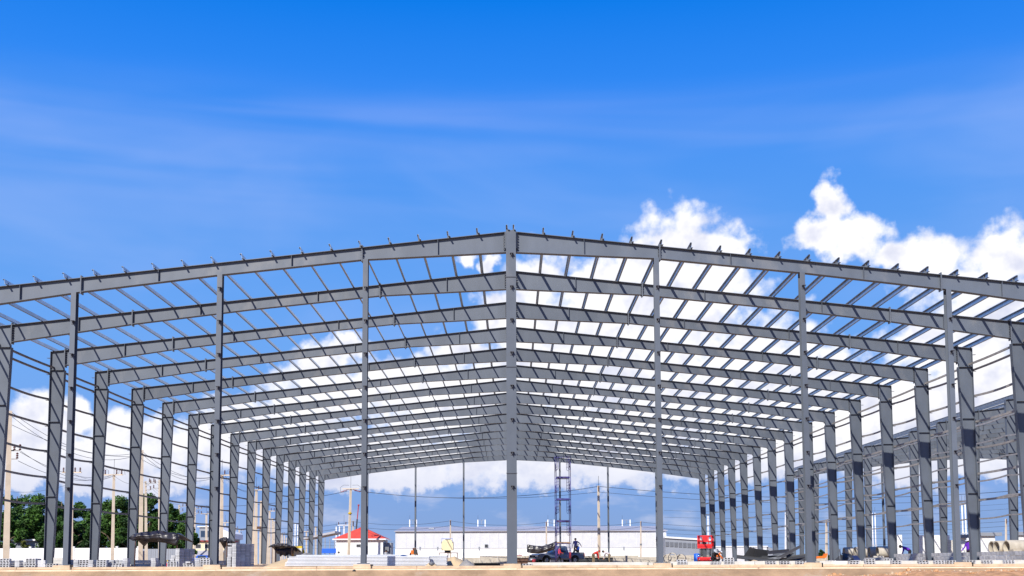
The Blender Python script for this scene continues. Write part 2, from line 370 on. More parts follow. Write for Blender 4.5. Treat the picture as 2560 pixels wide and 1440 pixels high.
def rafter_mesh():
    b = MB(); xs_ = [0.0, 3, 6.0, 9, 12.0, 14.6, 17.3, 20, W-CT-FT]
    t = [(x, rtop(x)) for x in xs_]; bt = [(x, rtop(x)-rdep(x)) for x in xs_]
    b.prism(t + bt[::-1], 'y', -TW/2, TW/2)
    for i in range(len(xs_)-1):
        for c, sgn in ((t, 1), (bt, -1)):
            p, q = c[i], c[i+1]
            b.prism([p, q, (q[0], q[1]+sgn*FT), (p[0], p[1]+sgn*FT)], 'y', -FL/2, FL/2)
    return b.mesh('rafter')
def plate_mesh(h): return MB().bb(-.022, .022, -FL/2-.012, FL/2+.012, -h/2-.10, h/2+.10).mesh('splice_plate')
CM, RM = column_mesh(), rafter_mesh()
CM.materials.append(MT['steel']); RM.materials.append(MT['steel'])
ST_C = {z: stiff_mesh(CB+(CT-CB)*z/KZ) for z in (3.45, 7.25, KZ)}
ST_R = {x: MB().bb(-.007, .007, -FL/2+.01, FL/2-.01, -rdep(x)/2, rdep(x)/2).mesh('stiffener') for x in (2.95, 8.85, 14.2, 19.75)}
SP_R = {x: plate_mesh(rdep(x)) for x in (6.0, 17.3, 22.79)}
bm_ = MB()
for z in (-.28, -.17, -.06, .06, .17, .28):
    for y in (-.07, .07): bm_.box((0, y, z), (.13, .03, .03))
BOLT = bm_.mesh('bolt_row')
for me in list(ST_C.values())+list(ST_R.values())+list(SP_R.values()): me.materials.append(MT['steel'])
BOLT.materials.append(MT['bolt'])
GZ = [3.1+1.33*i for i in range(6)]
random.seed(11)
GIRTS = []
for sg_ in (0.11, 0.07, 0.035):
    pts = [(0, BAY*t/8, -sg_*4*(t/8)*(1-t/8)) for t in range(9)]
    b = MB()
    for p, q in zip(pts, pts[1:]):
        for dz in (0.045, -0.045):
            b.beam((p[0], p[1], p[2]+dz), (q[0], q[1], q[2]+dz), .05, .012)
        b.beam((p[0]-.022, p[1], p[2]), (q[0]-.022, q[1], q[2]), .006, .09)
    me = b.mesh('girt'); me.materials.append(MT['galv_dull']); GIRTS.append(me)
CLEAT = MB().bb(-.07, .07, -.17, 0, -.008, .008).bb(-.07, .07, -.012, 0, -.13, .0).bb(-.01, .01, -.15, 0, -.10, 0).mesh('cleat'); CLEAT.materials.append(MT['steel_edge'])
GCLEAT = MB().bb(-.02, .20, -.06, .06, -.075, -.06).bb(0, .012, -.06, .06, -.09, .06).mesh('cleat'); GCLEAT.materials.append(MT['steel_edge'])
def purlin_mesh(y0, y1):
    b = MB()
    b.bb(-.003, .003, y0, y1, 0, .20); b.bb(.003, .065, y0, y1, 0, .004); b.bb(-.065, -.003, y0, y1, .196, .20)
    b.bb(.061, .065, y0, y1, .004, .024); b.bb(-.065, -.061, y0, y1, .176, .196)
    me = b.mesh('purlin'); me.materials.append(MT['galv']); return me
PCL = MB()
PCL.prism([(-.06, 0), (.06, 0), (.02, .17), (-.02, .17)], 'y', -.006, .006).bb(-.06, .06, -.05, .05, 0, .01)
PCL = PCL.mesh('purlin_cleat'); PCL.materials.append(MT['steel'])
PUR = [0.12] + [1.32+1.184*i for i in range(19)] + [23.40]
def ibeam(b, d, w, z0, z1, tf=.014, tw=.01):       # gable post: front flange at y = 0, depth d
    b.bb(-w/2, w/2, 0, tf, z0, z1); b.bb(-w/2, w/2, d-tf, d, z0, z1); b.bb(-tw/2, tw/2, tf, d-tf, z0, z1)
def hall(cx, frames, label, sides, gable_front, gable_back, girt_from):
    t = thing('steel_hall_frame', label, 'steel frame', (cx, 0, 0))
    Ys = [Y1+BAY*(k-1) for k in frames]
    for Y in Ys:
        for s in (1, -1):
            rz = 0 if s > 0 else pi
            c = put('column', CM, None, t, (s*W, Y, 0), rz)
            for z, me in ST_C.items(): put('stiffener', me, None, c, (-(CB+(CT-CB)*z/KZ)/2, 0, z))
            r = put('rafter', RM, None, t, (0, Y, 0), rz)
            for x, me in ST_R.items(): put('stiffener', me, None, r, (x, 0, rtop(x)-rdep(x)/2))
            for x, me in SP_R.items(): put('splice_plate', me, None, r, (x, 0, rtop(x)-rdep(x)/2))
            for x in (0.24, 6.0, 22.79):
                if Y < 75: put('bolt_row', BOLT, None, r, (x, 0, rtop(x)-rdep(x)/2))['kind'] = 'stuff'
            put('end_plate', SP_R[6.0], None, r, (0.23 if Y == Ys[0] else 0.024, 0, rtop(0)-.36))
    PM = purlin_mesh(-0.34, Ys[-1]-Ys[0]+0.5)
    for x in PUR:
        for s in (1, -1):
            pr = put('purlin', PM, None, t, (s*x, Ys[0], rtop(x)+FT+.01), 0 if s > 0 else 0)
            pr.rotation_euler = (0, s*0.106, 0)
            put('purlin_cleat', PCL, None, pr, (-.02, 0, -.008))
    rnd = random.Random(5)
    for s in sides:
        for i, Y in enumerate(Ys[:-1]):
            for z in GZ:
                g_ = put('girt', rnd.choice(GIRTS), None, t, (s*(W+.08), Y, z)); g_.rotation_euler = (0, 0, 0)
            st = put('eave_strut', GIRTS[2], None, t, (s*(W-.14), Y, KZ+.13))
        for Y in Ys:
            for z in GZ+[10.6]: put('cleat', GCLEAT, None, t, (s*(W+FT), Y, z), 0 if s > 0 else pi)
    for (on, Yg, f) in ((gable_front, Ys[0], 0), (gable_back, Ys[-1], 1)):
        if not on: continue
        for i in range(-3, 4):
            x = i*PB; big = (i == 0 and not f)
            if i == 0 and f: continue
            b = MB(); zt = rtop(x)-rdep(x)-FT if not big else rtop(0)+.02
            if big: ibeam(b, .34, .40, 0.02, zt)
            else: ibeam(b, .30, .205 if not f else .2, 0.02, zt)
            b.bb(-.22, .22, -.06, .36, 0, .02)
            po = b.build('gable_post', 'steel', t, (x, Yg-(.17 if not big else .26), 0))
            if f: continue
            for z in [3.05+1.335*j for j in range(8)]:
                if z < zt-.3: put('cleat', CLEAT, None, po, (0.03, -.002, z))
            for z in ([3.55, 7.8, 11.45] if big else [7.9]):
                put('splice_plate', MB().bb(-.22, .22, -.03, -.002, -.012, .012).mesh('splice_plate'), 'steel_edge', po, (0, 0, z)) if big else None
    return t
hall(0, range(1, 17), 'grey steel portal frame hall under construction with no cladding, open gable towards the foundation beam', (1, -1), True, True, 1)
hall(33.3+W, range(4, 17), 'second grey steel hall frame standing beyond the concrete pipes', (-1,), False, True, 4)
# ------------------------------------------------------------------ white boundary wall and what is behind it
GL = -0.12
YW = 152.0
bw = thing('boundary_wall', 'long white boundary wall with square piers in front of the trees', 'wall', (0, YW, GL))
xa, xb = GX(-200, YW), GX(346, YW); zt = P(100, 1370.5, YW).z-GL; step = 54/PX(YW)
x = xb
while x > xa:
    MB().bb(x-step+.14, x-.14, -.06, .06, 0, zt).build('panel', 'wall_white', bw)
    m_ = MB(); m_.bb(x-.14, x+.14, -.14, .14, 0, zt+.12); m_.bb(x-.17, x+.17, -.17, .17, zt+.12, zt+.22); m_.build('pier', 'wall_white', bw)
    x -= step
# grey slatted fence going on from it
fw = thing('slat_fence', 'dark grey upright slat fence between white wall and block stacks', 'fence', (0, YW+1, GL))
x = GX(347, YW); k_ = 0
SL = MB().bb(-.14, .14, -.02, .02, 0, P(400, 1372, YW).z-GL).mesh('slat')
while x < GX(436, YW):
    put('slat', SL, 'clad_grey', fw, (x, 0.02*(k_ % 2), 0)); x += .30; k_ += 1
MB().bb(GX(346, YW), GX(437, YW), .05, .10, .4, .5).bb(GX(346, YW), GX(437, YW), .05, .10, 1.4, 1.5).build('rail', 'clad_grey', fw)
# ------------------------------------------------------------------ trees
def leaf_mesh(name, clumps, n, size, rnd, drop=0.55):
    V = []; Fc = []
    tot = sum(c[3]*c[4]*c[5] for c in clumps)
    for (cx_, cy_, cz_, rx, ry, rz_) in clumps:
        sub = []
        for _ in range(max(3, int(rx*rz_*2.2))):
            d = Vector((rnd.gauss(0, 1), rnd.gauss(0, 1), rnd.gauss(0, 1))).normalized()*rnd.uniform(.35, 1.0)
            sub.append((cx_+d.x*rx, cy_+d.y*ry, cz_+d.z*rz_, rnd.uniform(.35, .75)*min(rx, rz_)))
        for _ in range(int(n*rx*ry*rz_/tot)):
            sx_, sy_, sz_, sr = rnd.choice(sub)
            d = Vector((rnd.gauss(0, 1), rnd.gauss(0, 1), rnd.gauss(0, 1))).normalized()*sr*(rnd.random()**.4)
            c = Vector((sx_+d.x, sy_+d.y, sz_+d.z*.8))
            a = Vector((rnd.gauss(0, 1), rnd.gauss(0, 1), rnd.gauss(0, .6))).normalized(); b = a.cross(Vector((rnd.gauss(0, 1), rnd.gauss(0, 1), rnd.gauss(0, 1)))).normalized()
            s_ = size*rnd.uniform(.6, 1.35); k = len(V)
            V += [tuple(c-a*s_), tuple(c-b*s_*.45), tuple(c+a*s_), tuple(c+b*s_*.45)]; Fc.append((k, k+1, k+2, k+3))
    me = bpy.data.meshes.new(name); me.from_pydata(V, [], Fc); me.update(); return me
def tree(u, vtop, Y, wpx, leafm, label, seed, n=7000, trunkh=0.3, group='trees behind the white boundary wall', size=.24):
    rnd = random.Random(seed); x = GX(u, Y); h = P(u, vtop, Y).z-GL; wd_ = wpx/PX(Y)
    t = thing('tree', label, 'tree', (x, Y, GL), 0, group)
    b = MB(); tr = h*.022+.06
    b.tube([(0, 0, 0), (.1*rnd.uniform(-1, 1), .1, h*.3), (.25*rnd.uniform(-1, 1), .1, h*.6), (0, 0, h*.9)], [tr*1.5, tr, tr*.7, tr*.2], 8)
    cl = []
    for i in range(9):
        a = i*2.4+rnd.uniform(0, 1); zz = h*(trunkh+.08+.5*i/9); rr = wd_*.32*(1.15-.5*i/9)
        e = Vector((cos(a)*rr, sin(a)*rr*.8, zz+h*.08))
        b.tube([(0, 0, zz-h*.12), tuple(e*.55+Vector((0, 0, zz*.42))), tuple(e)], [tr*.5, tr*.35, tr*.12], 5)
        cl.append((e.x, e.y, e.z, wd_*rnd.uniform(.17, .26), wd_*rnd.uniform(.17, .24), h*rnd.uniform(.10, .16)))
    cl.append((0, 0, h*.80, wd_*.26, wd_*.24, h*.15)); cl.append((0, 0, h*.52, wd_*.33, wd_*.3, h*.2))
    b.build('trunk', 'bark', t)
    c = put('crown', leaf_mesh('crown', cl, n, size, rnd), leafm, t); c['kind'] = 'stuff'
    return t
TRS = [(-60, 1232, 160, 150, 'leaf_deep', 'dark leafy tree beside the tall pole, behind the white boundary wall'), (38, 1222, 166, 120, 'leaf', 'tall leafy tree rising over the low flat roofed house'), (95, 1228, 160, 120, 'leaf', 'broad green tree right behind the low flat roofed house'),
 (150, 1236, 158, 100, 'leaf_deep', 'dark tree behind the white wall at the first gable post'), (205, 1252, 170, 95, 'leaf', 'lower green tree between the gable post and the crossarm pole'), (240, 1258, 160, 85, 'leaf', 'smaller green tree left of the crossarm pole'),
 (285, 1224, 158, 115, 'leaf', 'tall green tree directly behind the crossarm pole'), (325, 1236, 164, 110, 'leaf_deep', 'dark tree between the crossarm pole and the tall plain pole'), (372, 1228, 160, 105, 'leaf_deep', 'very dark tree behind the large black tarpaulin'),
 (425, 1246, 160, 95, 'leaf', 'green tree above the grey slat fence end'), (462, 1272, 172, 75, 'leaf', 'last and lowest green tree, next to the pale pole'), (10, 1262, 157, 110, 'leaf', 'bushy tree just behind the white wall near the low house'), (180, 1290, 156, 120, 'leaf_deep', 'bushy low tree behind the white wall between two columns'), (330, 1285, 155, 120, 'leaf_deep', 'bushy dark tree low behind the end of the white wall')]
for i, (u, v, Y, wp, lm, lb) in enumerate(TRS):
    tree(u, v, Y, wp, lm, lb, 100+i, n=15000 if wp > 90 else 10000, trunkh=.06, size=.22)
for i, (u, v, Y, wp) in enumerate([(60, 1345, 156, 40), (170, 1340, 156, 45), (300, 1345, 156, 45), (385, 1350, 156, 40)]):
    tree(u, v, Y, wp, 'leaf_olive', 'low yellow green bush peeping over the white boundary wall', 140+i, n=1800, trunkh=.05, group='bushes behind the boundary wall', size=.2)
tree(2057, 1374, 290, 40, 'leaf_deep', 'distant dark round tree beyond the orange excavator bucket', 150, n=1500, trunkh=.05, group=None, size=.4)
# ground cover along the wall foot
# ------------------------------------------------------------------ buildings
def building(name, label, u0, u1, v0, Y, depth, wallm, roofm=None, over=.3, cat='building', base=GL):
    xa, xb = GX(u0, Y), GX(u1, Y); h = P((u0+u1)/2, v0, Y).z-base
    t = thing(name, label, cat, ((xa+xb)/2, Y, base)); w_ = xb-xa
    MB().bb(-w_/2, w_/2, 0, depth, 0, h).build('wall', wallm, t)
    if roofm: MB().bb(-w_/2-over, w_/2+over, -over, depth+over, h+.003, h+.22).build('roof', roofm, t)
    return t, w_, h
def win(t, x, z, w_, h, m='glass', fr='mesh_white', y=0, sill=True):
    f = MB().bb(x-w_/2-.06, x+w_/2+.06, y-.05, y-.002, z-h/2-.06, z-h/2).bb(x-w_/2-.06, x+w_/2+.06, y-.05, y-.002, z+h/2, z+h/2+.06) \
        .bb(x-w_/2-.06, x-w_/2, y-.05, y-.002, z-h/2, z+h/2).bb(x+w_/2, x+w_/2+.06, y-.05, y-.002, z-h/2, z+h/2).build('window', fr, t)
    MB().bb(x-w_/2, x+w_/2, y-.03, y-.004, z-h/2, z+h/2).build('pane', m, f)
# low house among the trees
t, w_, h = building('low_house', 'low dark house with a flat white roof edge among the trees', 26, 96, 1352, 158, 6, 'clad_grey', 'wall_white', .5, 'house')
for x in (-1.1, .9): win(t, x, h*.55, .9, 1.0, 'dark', 'clad_grey')
# long warehouse
Yh = 200.0
xa, xb = GX(988, Yh), GX(1667, Yh); zr = P(1300, 1318, Yh+9).z-GL; ze = P(1300, 1327, Yh).z-GL; zb = P(1300, 1370, Yh).z-GL
wh = thing('warehouse', 'long pale ribbed metal warehouse with grey roof behind the hall', 'warehouse', ((xa+xb)/2, Yh, GL)); L = xb-xa
MB().bb(-L/2, L/2, .04, 30, 0, zb).build('base_wall', 'wall_white', wh)
MB().bb(-L/2+.01, L/2-.01, .06, 29.9, zb, ze).build('upper_wall', 'clad_pale', wh)
m_ = MB(); n_ = int(L/0.42)
RIB = MB().bb(-.05, .05, .02, .058, zb+.01, ze-.01).mesh('rib')
rb = random.Random(3)
for i in range(n_):
    if i % 4 == 0: put('rib', RIB, 'clad_pale', wh, (-L/2+.2+i*.42+rb.uniform(-.03, .03), .0, 0))
m_ = MB(); m_.prism([(-.35, ze+.003), (15, zr+.35), (30.35, ze+.003), (30.35, ze-.1), (-.35, ze-.1)], 'x', -L/2-.2, L/2+.2); rf = m_.build('roof', 'roof_grey', wh)
MB().prism([(.05, ze), (15, zr+.30), (29.9, ze)], 'x', L/2-.06, L/2).build('gable', 'clad_pale', wh)
MB().bb(-L/2+.02, L/2-.02, -.02, .04, zb-.05, zb+.02).build('flashing', 'roof_grey', wh)
MB().prism([(6.0, zr-.3), (8.2, zr-.18), (8.2, zr-.06), (6.0, zr-.2)], 'x', -L/2+5.6, -L/2+6.6).build('skylight', 'mesh_white', rf)
win(wh, GX(1216, Yh)-(xa+xb)/2, P(1216, 1365, Yh).z-GL, .5, .5, 'dark', 'clad_grey', -.04)
for u in (1050, 1094, 1198, 1290, 1560): win(wh, GX(u, Yh)-(xa+xb)/2, P(u, 1370, Yh).z-GL-.1, .12, .5, 'clad_grey', 'clad_grey', 0)
# grey louvred building
Yg = 188.0
xa, xb = GX(1664, Yg), GX(1782, Yg); z0 = P(1700, 1345, Yg).z-GL
gbd = thing('louvred_building', 'grey metal building with a row of dark louvre windows', 'building', (xa, Yg, GL)); L = xb-xa
MB().prism([(0, 0), (L, 0), (L, z0-.55), (0, z0)], 'y', 0, 14).build('wall', 'clad_grey', gbd)
MB().prism([(-.1, z0+.002), (L+.2, z0-.548), (L+.2, z0-.25), (-.1, z0+.3)], 'y', -.3, 14.3).build('roof', 'sheet_white', gbd)
for i in range(11):
    x = .35+i*.74; z = P(1700, 1360.5, Yg).z-GL-i*.045
    f = MB().bb(x-.29, x+.29, -.06, -.002, z-.42, z+.42).build('window', 'louver', gbd)
    for j in range(4): MB().box((x, -.075, z-.28+j*.19), (.56, .05, .10), 0, 0, .6).build('slat', 'clad_grey', f)
# pale far building on the right
t, w_, h = building('far_shed', 'pale blue white far shed with a dark side beyond the steel pile', 1788, 1918, 1367.5, 215, 12, 'clad_pale', 'sheet_white', .15)
for i in range(4): MB().bb(-w_/2+1.0+i*2.9, -w_/2+1.15+i*2.9, -.05, -.002, 1.4, h-.2).build('downpipe', 'mesh_white', t)
win(t, 2.6, 1.4, 1.8, 1.6, 'louver')
MB().prism([(w_/2+.16, 0), (w_/2+1.5, 0), (w_/2+1.5, h-.5), (w_/2+.16, h+.1)], 'y', .2, 10).build('side_wing', 'clad_grey', t)
# red roofed house
Yr = 148.0
xa, xb = GX(840, Yr), GX(957, Yr); cxr = (xa+xb)/2; w_ = xb-xa; ze = P(900, 1347, Yr).z-GL; zp = P(900, 1317, Yr+3).z-GL
hr = thing('red_roof_house', 'white house with a bright red hipped roof behind the sheet bundles', 'house', (cxr, Yr, GL))
MB().bb(-w_/2, w_/2, 0, w_*.9, 0, ze-.12).build('wall', 'wall_white', hr)
e = .42; hx = w_/2+e; y0, y1 = -e, w_*.9+e; yc = w_*.45
m_ = MB(); m_.add([(-hx, y0, ze), (hx, y0, ze), (hx, y1, ze), (-hx, y1, ze), (0, yc-.2, zp), (0, yc+.2, zp)], [(0, 1, 4), (1, 2, 5, 4), (2, 3, 5), (3, 0, 4, 5), (3, 2, 1, 0)]); rf = m_.build('roof', 'red_roof', hr)
MB().bb(-hx-.03, hx+.03, y0-.03, y0+.02, ze-.16, ze+.02).bb(-hx-.03, -hx+.02, y0+.02, y1, ze-.16, ze+.02).bb(hx-.02, hx+.03, y0+.02, y1, ze-.16, ze+.02).build('fascia', 'sheet_white', rf)
win(hr, GX(896, Yr)-cxr, P(896, 1364.5, Yr).z-GL, .55, .38, 'dark')
m_ = MB(); m_.lathe([(0, -.02), (.13, -.03), (.15, .0)], (GX(846.5, Yr)-cxr, -.02, P(846, 1381, Yr).z-GL), 14, 'y'); m_.build('wall_lamp', 'bolt', hr)
MB().bb(w_/2, w_/2+1.0, 1.0, 3.5, 0, ze-.5).build('side_annex', 'clad_grey', hr)
MB().bb(w_/2+.1, w_/2+.75, .55, 1.0, 1.75, 2.35).build('air_conditioner', 'plastic_grey', hr)
MB().bb(GX(888, Yr)-cxr, w_/2+.3, -.5, 0, .72, .95).build('canopy_ledge', 'concrete_pale', hr)
# open steel shed with a blue band
Yb = 172.0
sb = thing('open_shed', 'open steel shed with grey lean-to roof and a blue band', 'shed', (0, Yb, GL))
p0, p1 = P(757, 1349, Yb), P(838, 1333, Yb)
m_ = MB(); m_.prism([(p0.x, p0.z-GL), (p1.x, p1.z-GL), (p1.x, p1.z-GL+.35), (p0.x, p0.z-GL+.25)], 'y', -.3, 6); m_.build('roof', 'roof_grey', sb)
for u in (786.5, 812, 824, 836): x = GX(u, Yb); MB().bb(x-.06, x+.06, 0, .12, 0, P(u, 1345, Yb).z-GL).build('post', 'clad_grey', sb)
MB().bb(GX(800, Yb), GX(841, Yb), -.12, .0, P(800, 1383, Yb).z-GL, P(800, 1371.5, Yb).z-GL).build('blue_band', 'blue_paint', sb)
# houses seen between the left columns
t, w_, h = building('office_block', 'grey office block with a window band behind the utility poles', 497, 546, 1318, 245, 14, 'clad_grey', 'sheet_white', .4)
for i in range(4): win(t, -w_/2+.8+i*1.15, h-1.5, .95, 1.4, 'glass', 'clad_grey')
MB().bb(-w_/2-1.2, w_/2, -1.0, -.01, 0, h*.52).build('podium', 'wall_white', t)
t, w_, h = building('shop_house', 'cream shop house with tiled awning behind the left columns', 481, 560, 1354, 195, 8, 'cream', 'red_dark', .4, 'house')
m_ = MB(); m_.prism([(-1.3, h*.43), (0, h*.62), (0, h*.56), (-1.3, h*.37)], 'x', -w_/2, w_/2); m_.build('awning', 'roof_grey', t)
for i in range(3): win(t, -w_/2+1.0+i*1.6, h*.8, .9, .7, 'dark')
for i in range(2): MB().bb(-w_/2+.8+i*2.2, -w_/2+2.2+i*2.2, -.05, -.003, 0, h*.34).build('door', 'wood', t)
t, w_, h = building('white_gable_house', 'dark house with a sloping white roof behind the tall pole', 541, 573, 1346, 210, 8, 'clad_grey', None)
m_ = MB(); m_.prism([(-w_/2-.5, h-.4), (w_/2+.5, h-.1), (w_/2+.5, h+.9), (-w_/2+.2, h+2.2)], 'y', -.4, 8.4); m_.build('roof', 'wall_white', t)
for i in range(2): win(t, -.5+i*1.1, h*.5, .7, 1.0)
# low precast wall across the back of the site
lw = thing('low_back_wall', 'low beige precast concrete wall across the back of the site', 'wall', (0, 150, GL))
x = GX(1155, 150); PN = MB().bb(.0, 2.38, -.05, .05, 0, P(1500, 1389, 150).z-GL).mesh('panel'); PN2 = MB().bb(.0, 2.38, -.05, .05, 0, P(1500, 1393, 150).z-GL).mesh('panel')
k_ = 0
while x < GX(1745, 150):
    put('panel', PN if (k_*7) % 5 else PN2, 'concrete_pipe', lw, (x, 0.03*(k_ % 2), 0)); x += 2.4; k_ += 1
# ------------------------------------------------------------------ utility poles
def insul(b, p, s=1.0, n=3):
    for i in range(n): b.lathe([(.02*s, 0), (.075*s, .02*s), (.05*s, .08*s), (.02*s, .10*s)], (p[0], p[1], p[2]+i*.11*s), 8)
def pole(u, vtop, Y, kind, label, group=None, ub=None, r0=.17, r1=.11, m='pole_concrete', flip=1):
    top = P(u, vtop, Y); x0 = GX(ub if ub is not None else u, Y)
    t = thing('utility_pole', label, 'utility pole', (x0, Y, GL), 0, group)
    T = Vector((top.x-x0, 0, top.z-GL)); h = T.z
    def sec(z, r): c = T*(z/h); return [(c.x-r, -r*.75, z), (c.x+r, -r*.75, z), (c.x+r, r*.75, z), (c.x-r, r*.75, z)]
    rot = Matrix.Rotation(.5, 3, 'Z')
    b = MB(); vs = []
    for (z, r) in ((0, r0), (h*.5, (r0+r1)/2), (h, r1)): c = T*(z/h); vs += [Vector((c.x, 0, z)) + rot @ (Vector(q)-Vector((c.x, 0, z))) for q in sec(z, r)]
    b.add(vs, [(0, 1, 2, 3)[::-1], (8, 9, 10, 11)] + [(k+i, k+(i+1) % 4, k+4+(i+1) % 4, k+4+i) for k in (0, 4) for i in range(4)])
    b.build('shaft', m, t)
    tx = T.x
    if kind in ('arm', 'arm2', 'tension'):
        MB().bb(tx-1.05, tx+1.05, -r1-.12, -r1, h-.12, h).build('crossarm', m, t)
        for xx in (-.9, .35, .9):
            if kind != 'tension':
                q = MB(); insul(q, (tx+xx, -r1-.06, h), 1.5); io = q.build('insulator', 'insulator', t)
        MB().tube([(tx, 0, h), (tx, 0, h+1.7)], .02, 5).build('lightning_rod', 'wire', t)
        if kind == 'arm':
            for xx in (-.9, .9): MB().tube([(tx+xx-.35, -.1, h-.05), (tx+xx-.3, -.1, h+.45), (tx+xx, -.1, h+.62), (tx+xx+.3, -.1, h+.45), (tx+xx+.35, -.1, h-.05)], .018, 5).build('jumper', 'wire', t)
    if kind == 'tension':
        for s in (-1, 1):
            q = MB()
            for i in range(5): q.lathe([(.02, -.05), (.09, -.02), (.09, .02), (.02, .05)], (tx+s*(.35+i*.19), -.1, h-.15-i*.07), 8, 'x')
            q.tube([(tx+s*.1, -.1, h-.08), (tx+s*1.3, -.1, h-.45)], .025, 5); q.build('insulator', 'insulator_red', t)
            MB().tube([(tx+s*1.3, -.1, h-.45), (tx+s*1.35, -.1, h+.1), (tx+s*.9, -.1, h+.42), (tx+s*.2, -.1, h+.4)], .02, 5).build('jumper', 'wire', t)
        q = MB(); q.lathe([(.03, 0), (.28, .12), (.26, .2), (.05, .34)], (tx*.66, -.05, h*.655), 10); q.build('collar', 'yellow', t)
    if kind == 'side':
        for zz, n in ((h-.25, 2), (h-1.05, 1)):
            s = flip
            a = MB(); a.beam((tx, -.1, zz), (tx+s*(.75+.55*(n-1)), -.1, zz), .06, .08).beam((tx, -.1, zz-.45), (tx+s*.6, -.1, zz), .04); a.build('side_arm', 'galv_dull', t)
            for i in range(n): q = MB(); insul(q, (tx+s*(.65+.55*i), -.1, zz+.03), 1.3); q.build('insulator', 'insulator', t)
    if kind == 'sec':
        q = MB(); q.bb(tx-.05, tx+.05, -r1-.1, -r1, h-.7, h-.05); q.build('rack', 'rust', t)
        for i in range(3): q = MB(); q.lathe([(.03, -.05), (.07, 0), (.03, .05)], (tx, -r1-.15, h-.15-i*.24), 8); q.build('insulator', 'insulator', t)
        q = MB(); q.box((tx*.5, -.12, h*.45), (.3, .14, .2)); q.build('junction_box', 'plastic_grey', t)
    return t
LP = 'pole line left of the hall'
def lowarms(t, u, v, Y, lst):
    for (uu, vv) in lst:
        p = P(uu, vv, Y)-Vector((t.location.x, Y, GL)); tx = GX(u, Y)-t.location.x
        a = MB(); a.beam((tx, -.12, p.z), (p.x, -.12, p.z), .06, .07); a.build('side_arm', 'galv_dull', t)
        q = MB(); insul(q, (p.x, -.12, p.z+.03), 1.2); q.build('insulator', 'insulator', t)
pA = pole(25, 1027, 70, 'plain', 'tall concrete pole with two short insulator arms left of the first columns', LP, 15, .19, .12)
lowarms(pA, 21, 1125, 70, [(38, 1127), (52, 1127), (45, 1148)])
pole(285, 1186, 121, 'arm', 'concrete pole with a wide crossarm and looped jumpers before the trees', LP, 281, .17, .12)
pC = pole(355, 1125, 95.5, 'plain', 'tall plain concrete pole rising behind the large black tarpaulin', LP, 351, .18, .12)
pole(364, 1203, 133, 'side', 'concrete pole with insulator side arms next to the tall plain pole', LP, 366, .17, .11)
pole(398, 1200, 140, 'side', 'thin pole half hidden behind a column beside the black tarpaulin', LP, 399, .14, .10, 'pole_concrete', -1)
pole(181, 1180, 119, 'arm2', 'thin pole with crowded insulators close behind the first gable post', LP, 179, .12, .09)
pole(448, 1262, 185, 'side', 'short grey pole standing in front of the last tree', LP, 446, .16, .12, 'pole_concrete')
pole(487, 1268, 192, 'side', 'pale pole between the last tree and the office block', LP, 486, .18, .14)
pole(516, 1284, 215, 'arm2', 'pole with crossarm in front of the office block', LP, 516, .2, .16)
pole(555, 1187, 121.5, 'arm', 'tall concrete pole with crossarm next to the thick gable post', LP, 553, .2, .13)
pole(563, 1306, 250, 'arm2', 'small far pole with crossarm by the white roof', LP, 563, .18, .14)
HP = 'trio of poles'
pole(633, 1240, 147, 'plain', 'outer plain pole of the trio joined by a beam', HP, 632, .2, .14)
pT = pole(641, 1224, 147, 'arm', 'middle pole of the trio with the crossarm on top', HP, 640, .18, .13)
pole(653, 1252, 147, 'plain', 'shorter plain pole of the trio beside its crossbeam', HP, 652, .2, .14)
q = MB(); x0 = GX(642, 147)-pT.location.x; x1 = GX(652, 147)-pT.location.x; q.bb(x0, x1, -.3, -.16, 4.75, 5.1); q.build('tie_beam', 'rust', pT)
FR = 'far poles along the road'
FLB = 'thin pale pole in the receding row of road poles'
for (u, v, Y, kd) in [(668, 1278, 200, 'plain'), (674, 1277, 206, 'arm2'), (681, 1296, 225, 'side'), (685, 1303, 240, 'side'), (690, 1312, 262, 'plain'), (582, 1318, 270, 'side'), (588, 1318, 276, 'plain'), (598, 1324, 300, 'side'),
                       (702, 1332, 330, 'side'), (706, 1334, 345, 'plain'), (711, 1339, 370, 'plain'), (716, 1344, 400, 'plain'), (766, 1328, 260, 'arm2'), (789, 1316, 250, 'plain')]:
    pole(u, v, Y, kd, FLB, FR, None, .19, .15)
lt = thing('lattice_mast', 'white lattice mast of three tubes behind the yellow mixer', 'mast', (GX(737, 230), 230, GL))
hh = P(737, 1308, 230).z-GL
for xx in (-.55, .0, .5): MB().tube([(xx, .2*abs(xx), 0), (xx, .2*abs(xx), hh-abs(xx)*.6)], .11, 7).build('tube', 'pole_white', lt)
for i in range(7): z = .8+i*(hh-1.4)/6; MB().beam((-.55, -.1, z), (.5, -.1, z+.1), .06).build('brace', 'galv_dull', lt)
pP = pole(877, 1221, 141, 'tension', 'weathered pole with red tension insulators before the red roofed house', None, 871, .17, .12)
pole(860, 1312, 190, 'arm2', 'grey transformer pole beyond the red roof', None, 860, .15, .12, 'pole_white')
pole(883, 1302, 160, 'sec', 'thin pale pole right in front of the red roof', None, 881, .10, .08)
SP = 'secondary poles before the warehouse'
pole(1126, 1300, 168, 'sec', 'slim pole with a junction box in front of the water tank', SP, 1126, .11, .08)
pole(1366, 1304, 168, 'sec', 'slim pole behind the pickup truck tarpaulin', SP, 1366, .11, .08)
pole(1602, 1303, 168, 'sec', 'slim pole by the end of the pale warehouse', SP, 1602, .11, .08)
pU = pole(1496, 1214, 139, 'sec', 'tall pale pole with a thin rod standing between two bending workers', None, 1498, .16, .11)
MB().tube([(GX(1496, 139, 1214)-pU.location.x, 0, P(1496, 1214, 139).z-GL), (GX(1496, 139, 1190)-pU.location.x, 0, P(1496, 1190, 139).z-GL)], .025, 5).build('lightning_rod', 'wire', pU)
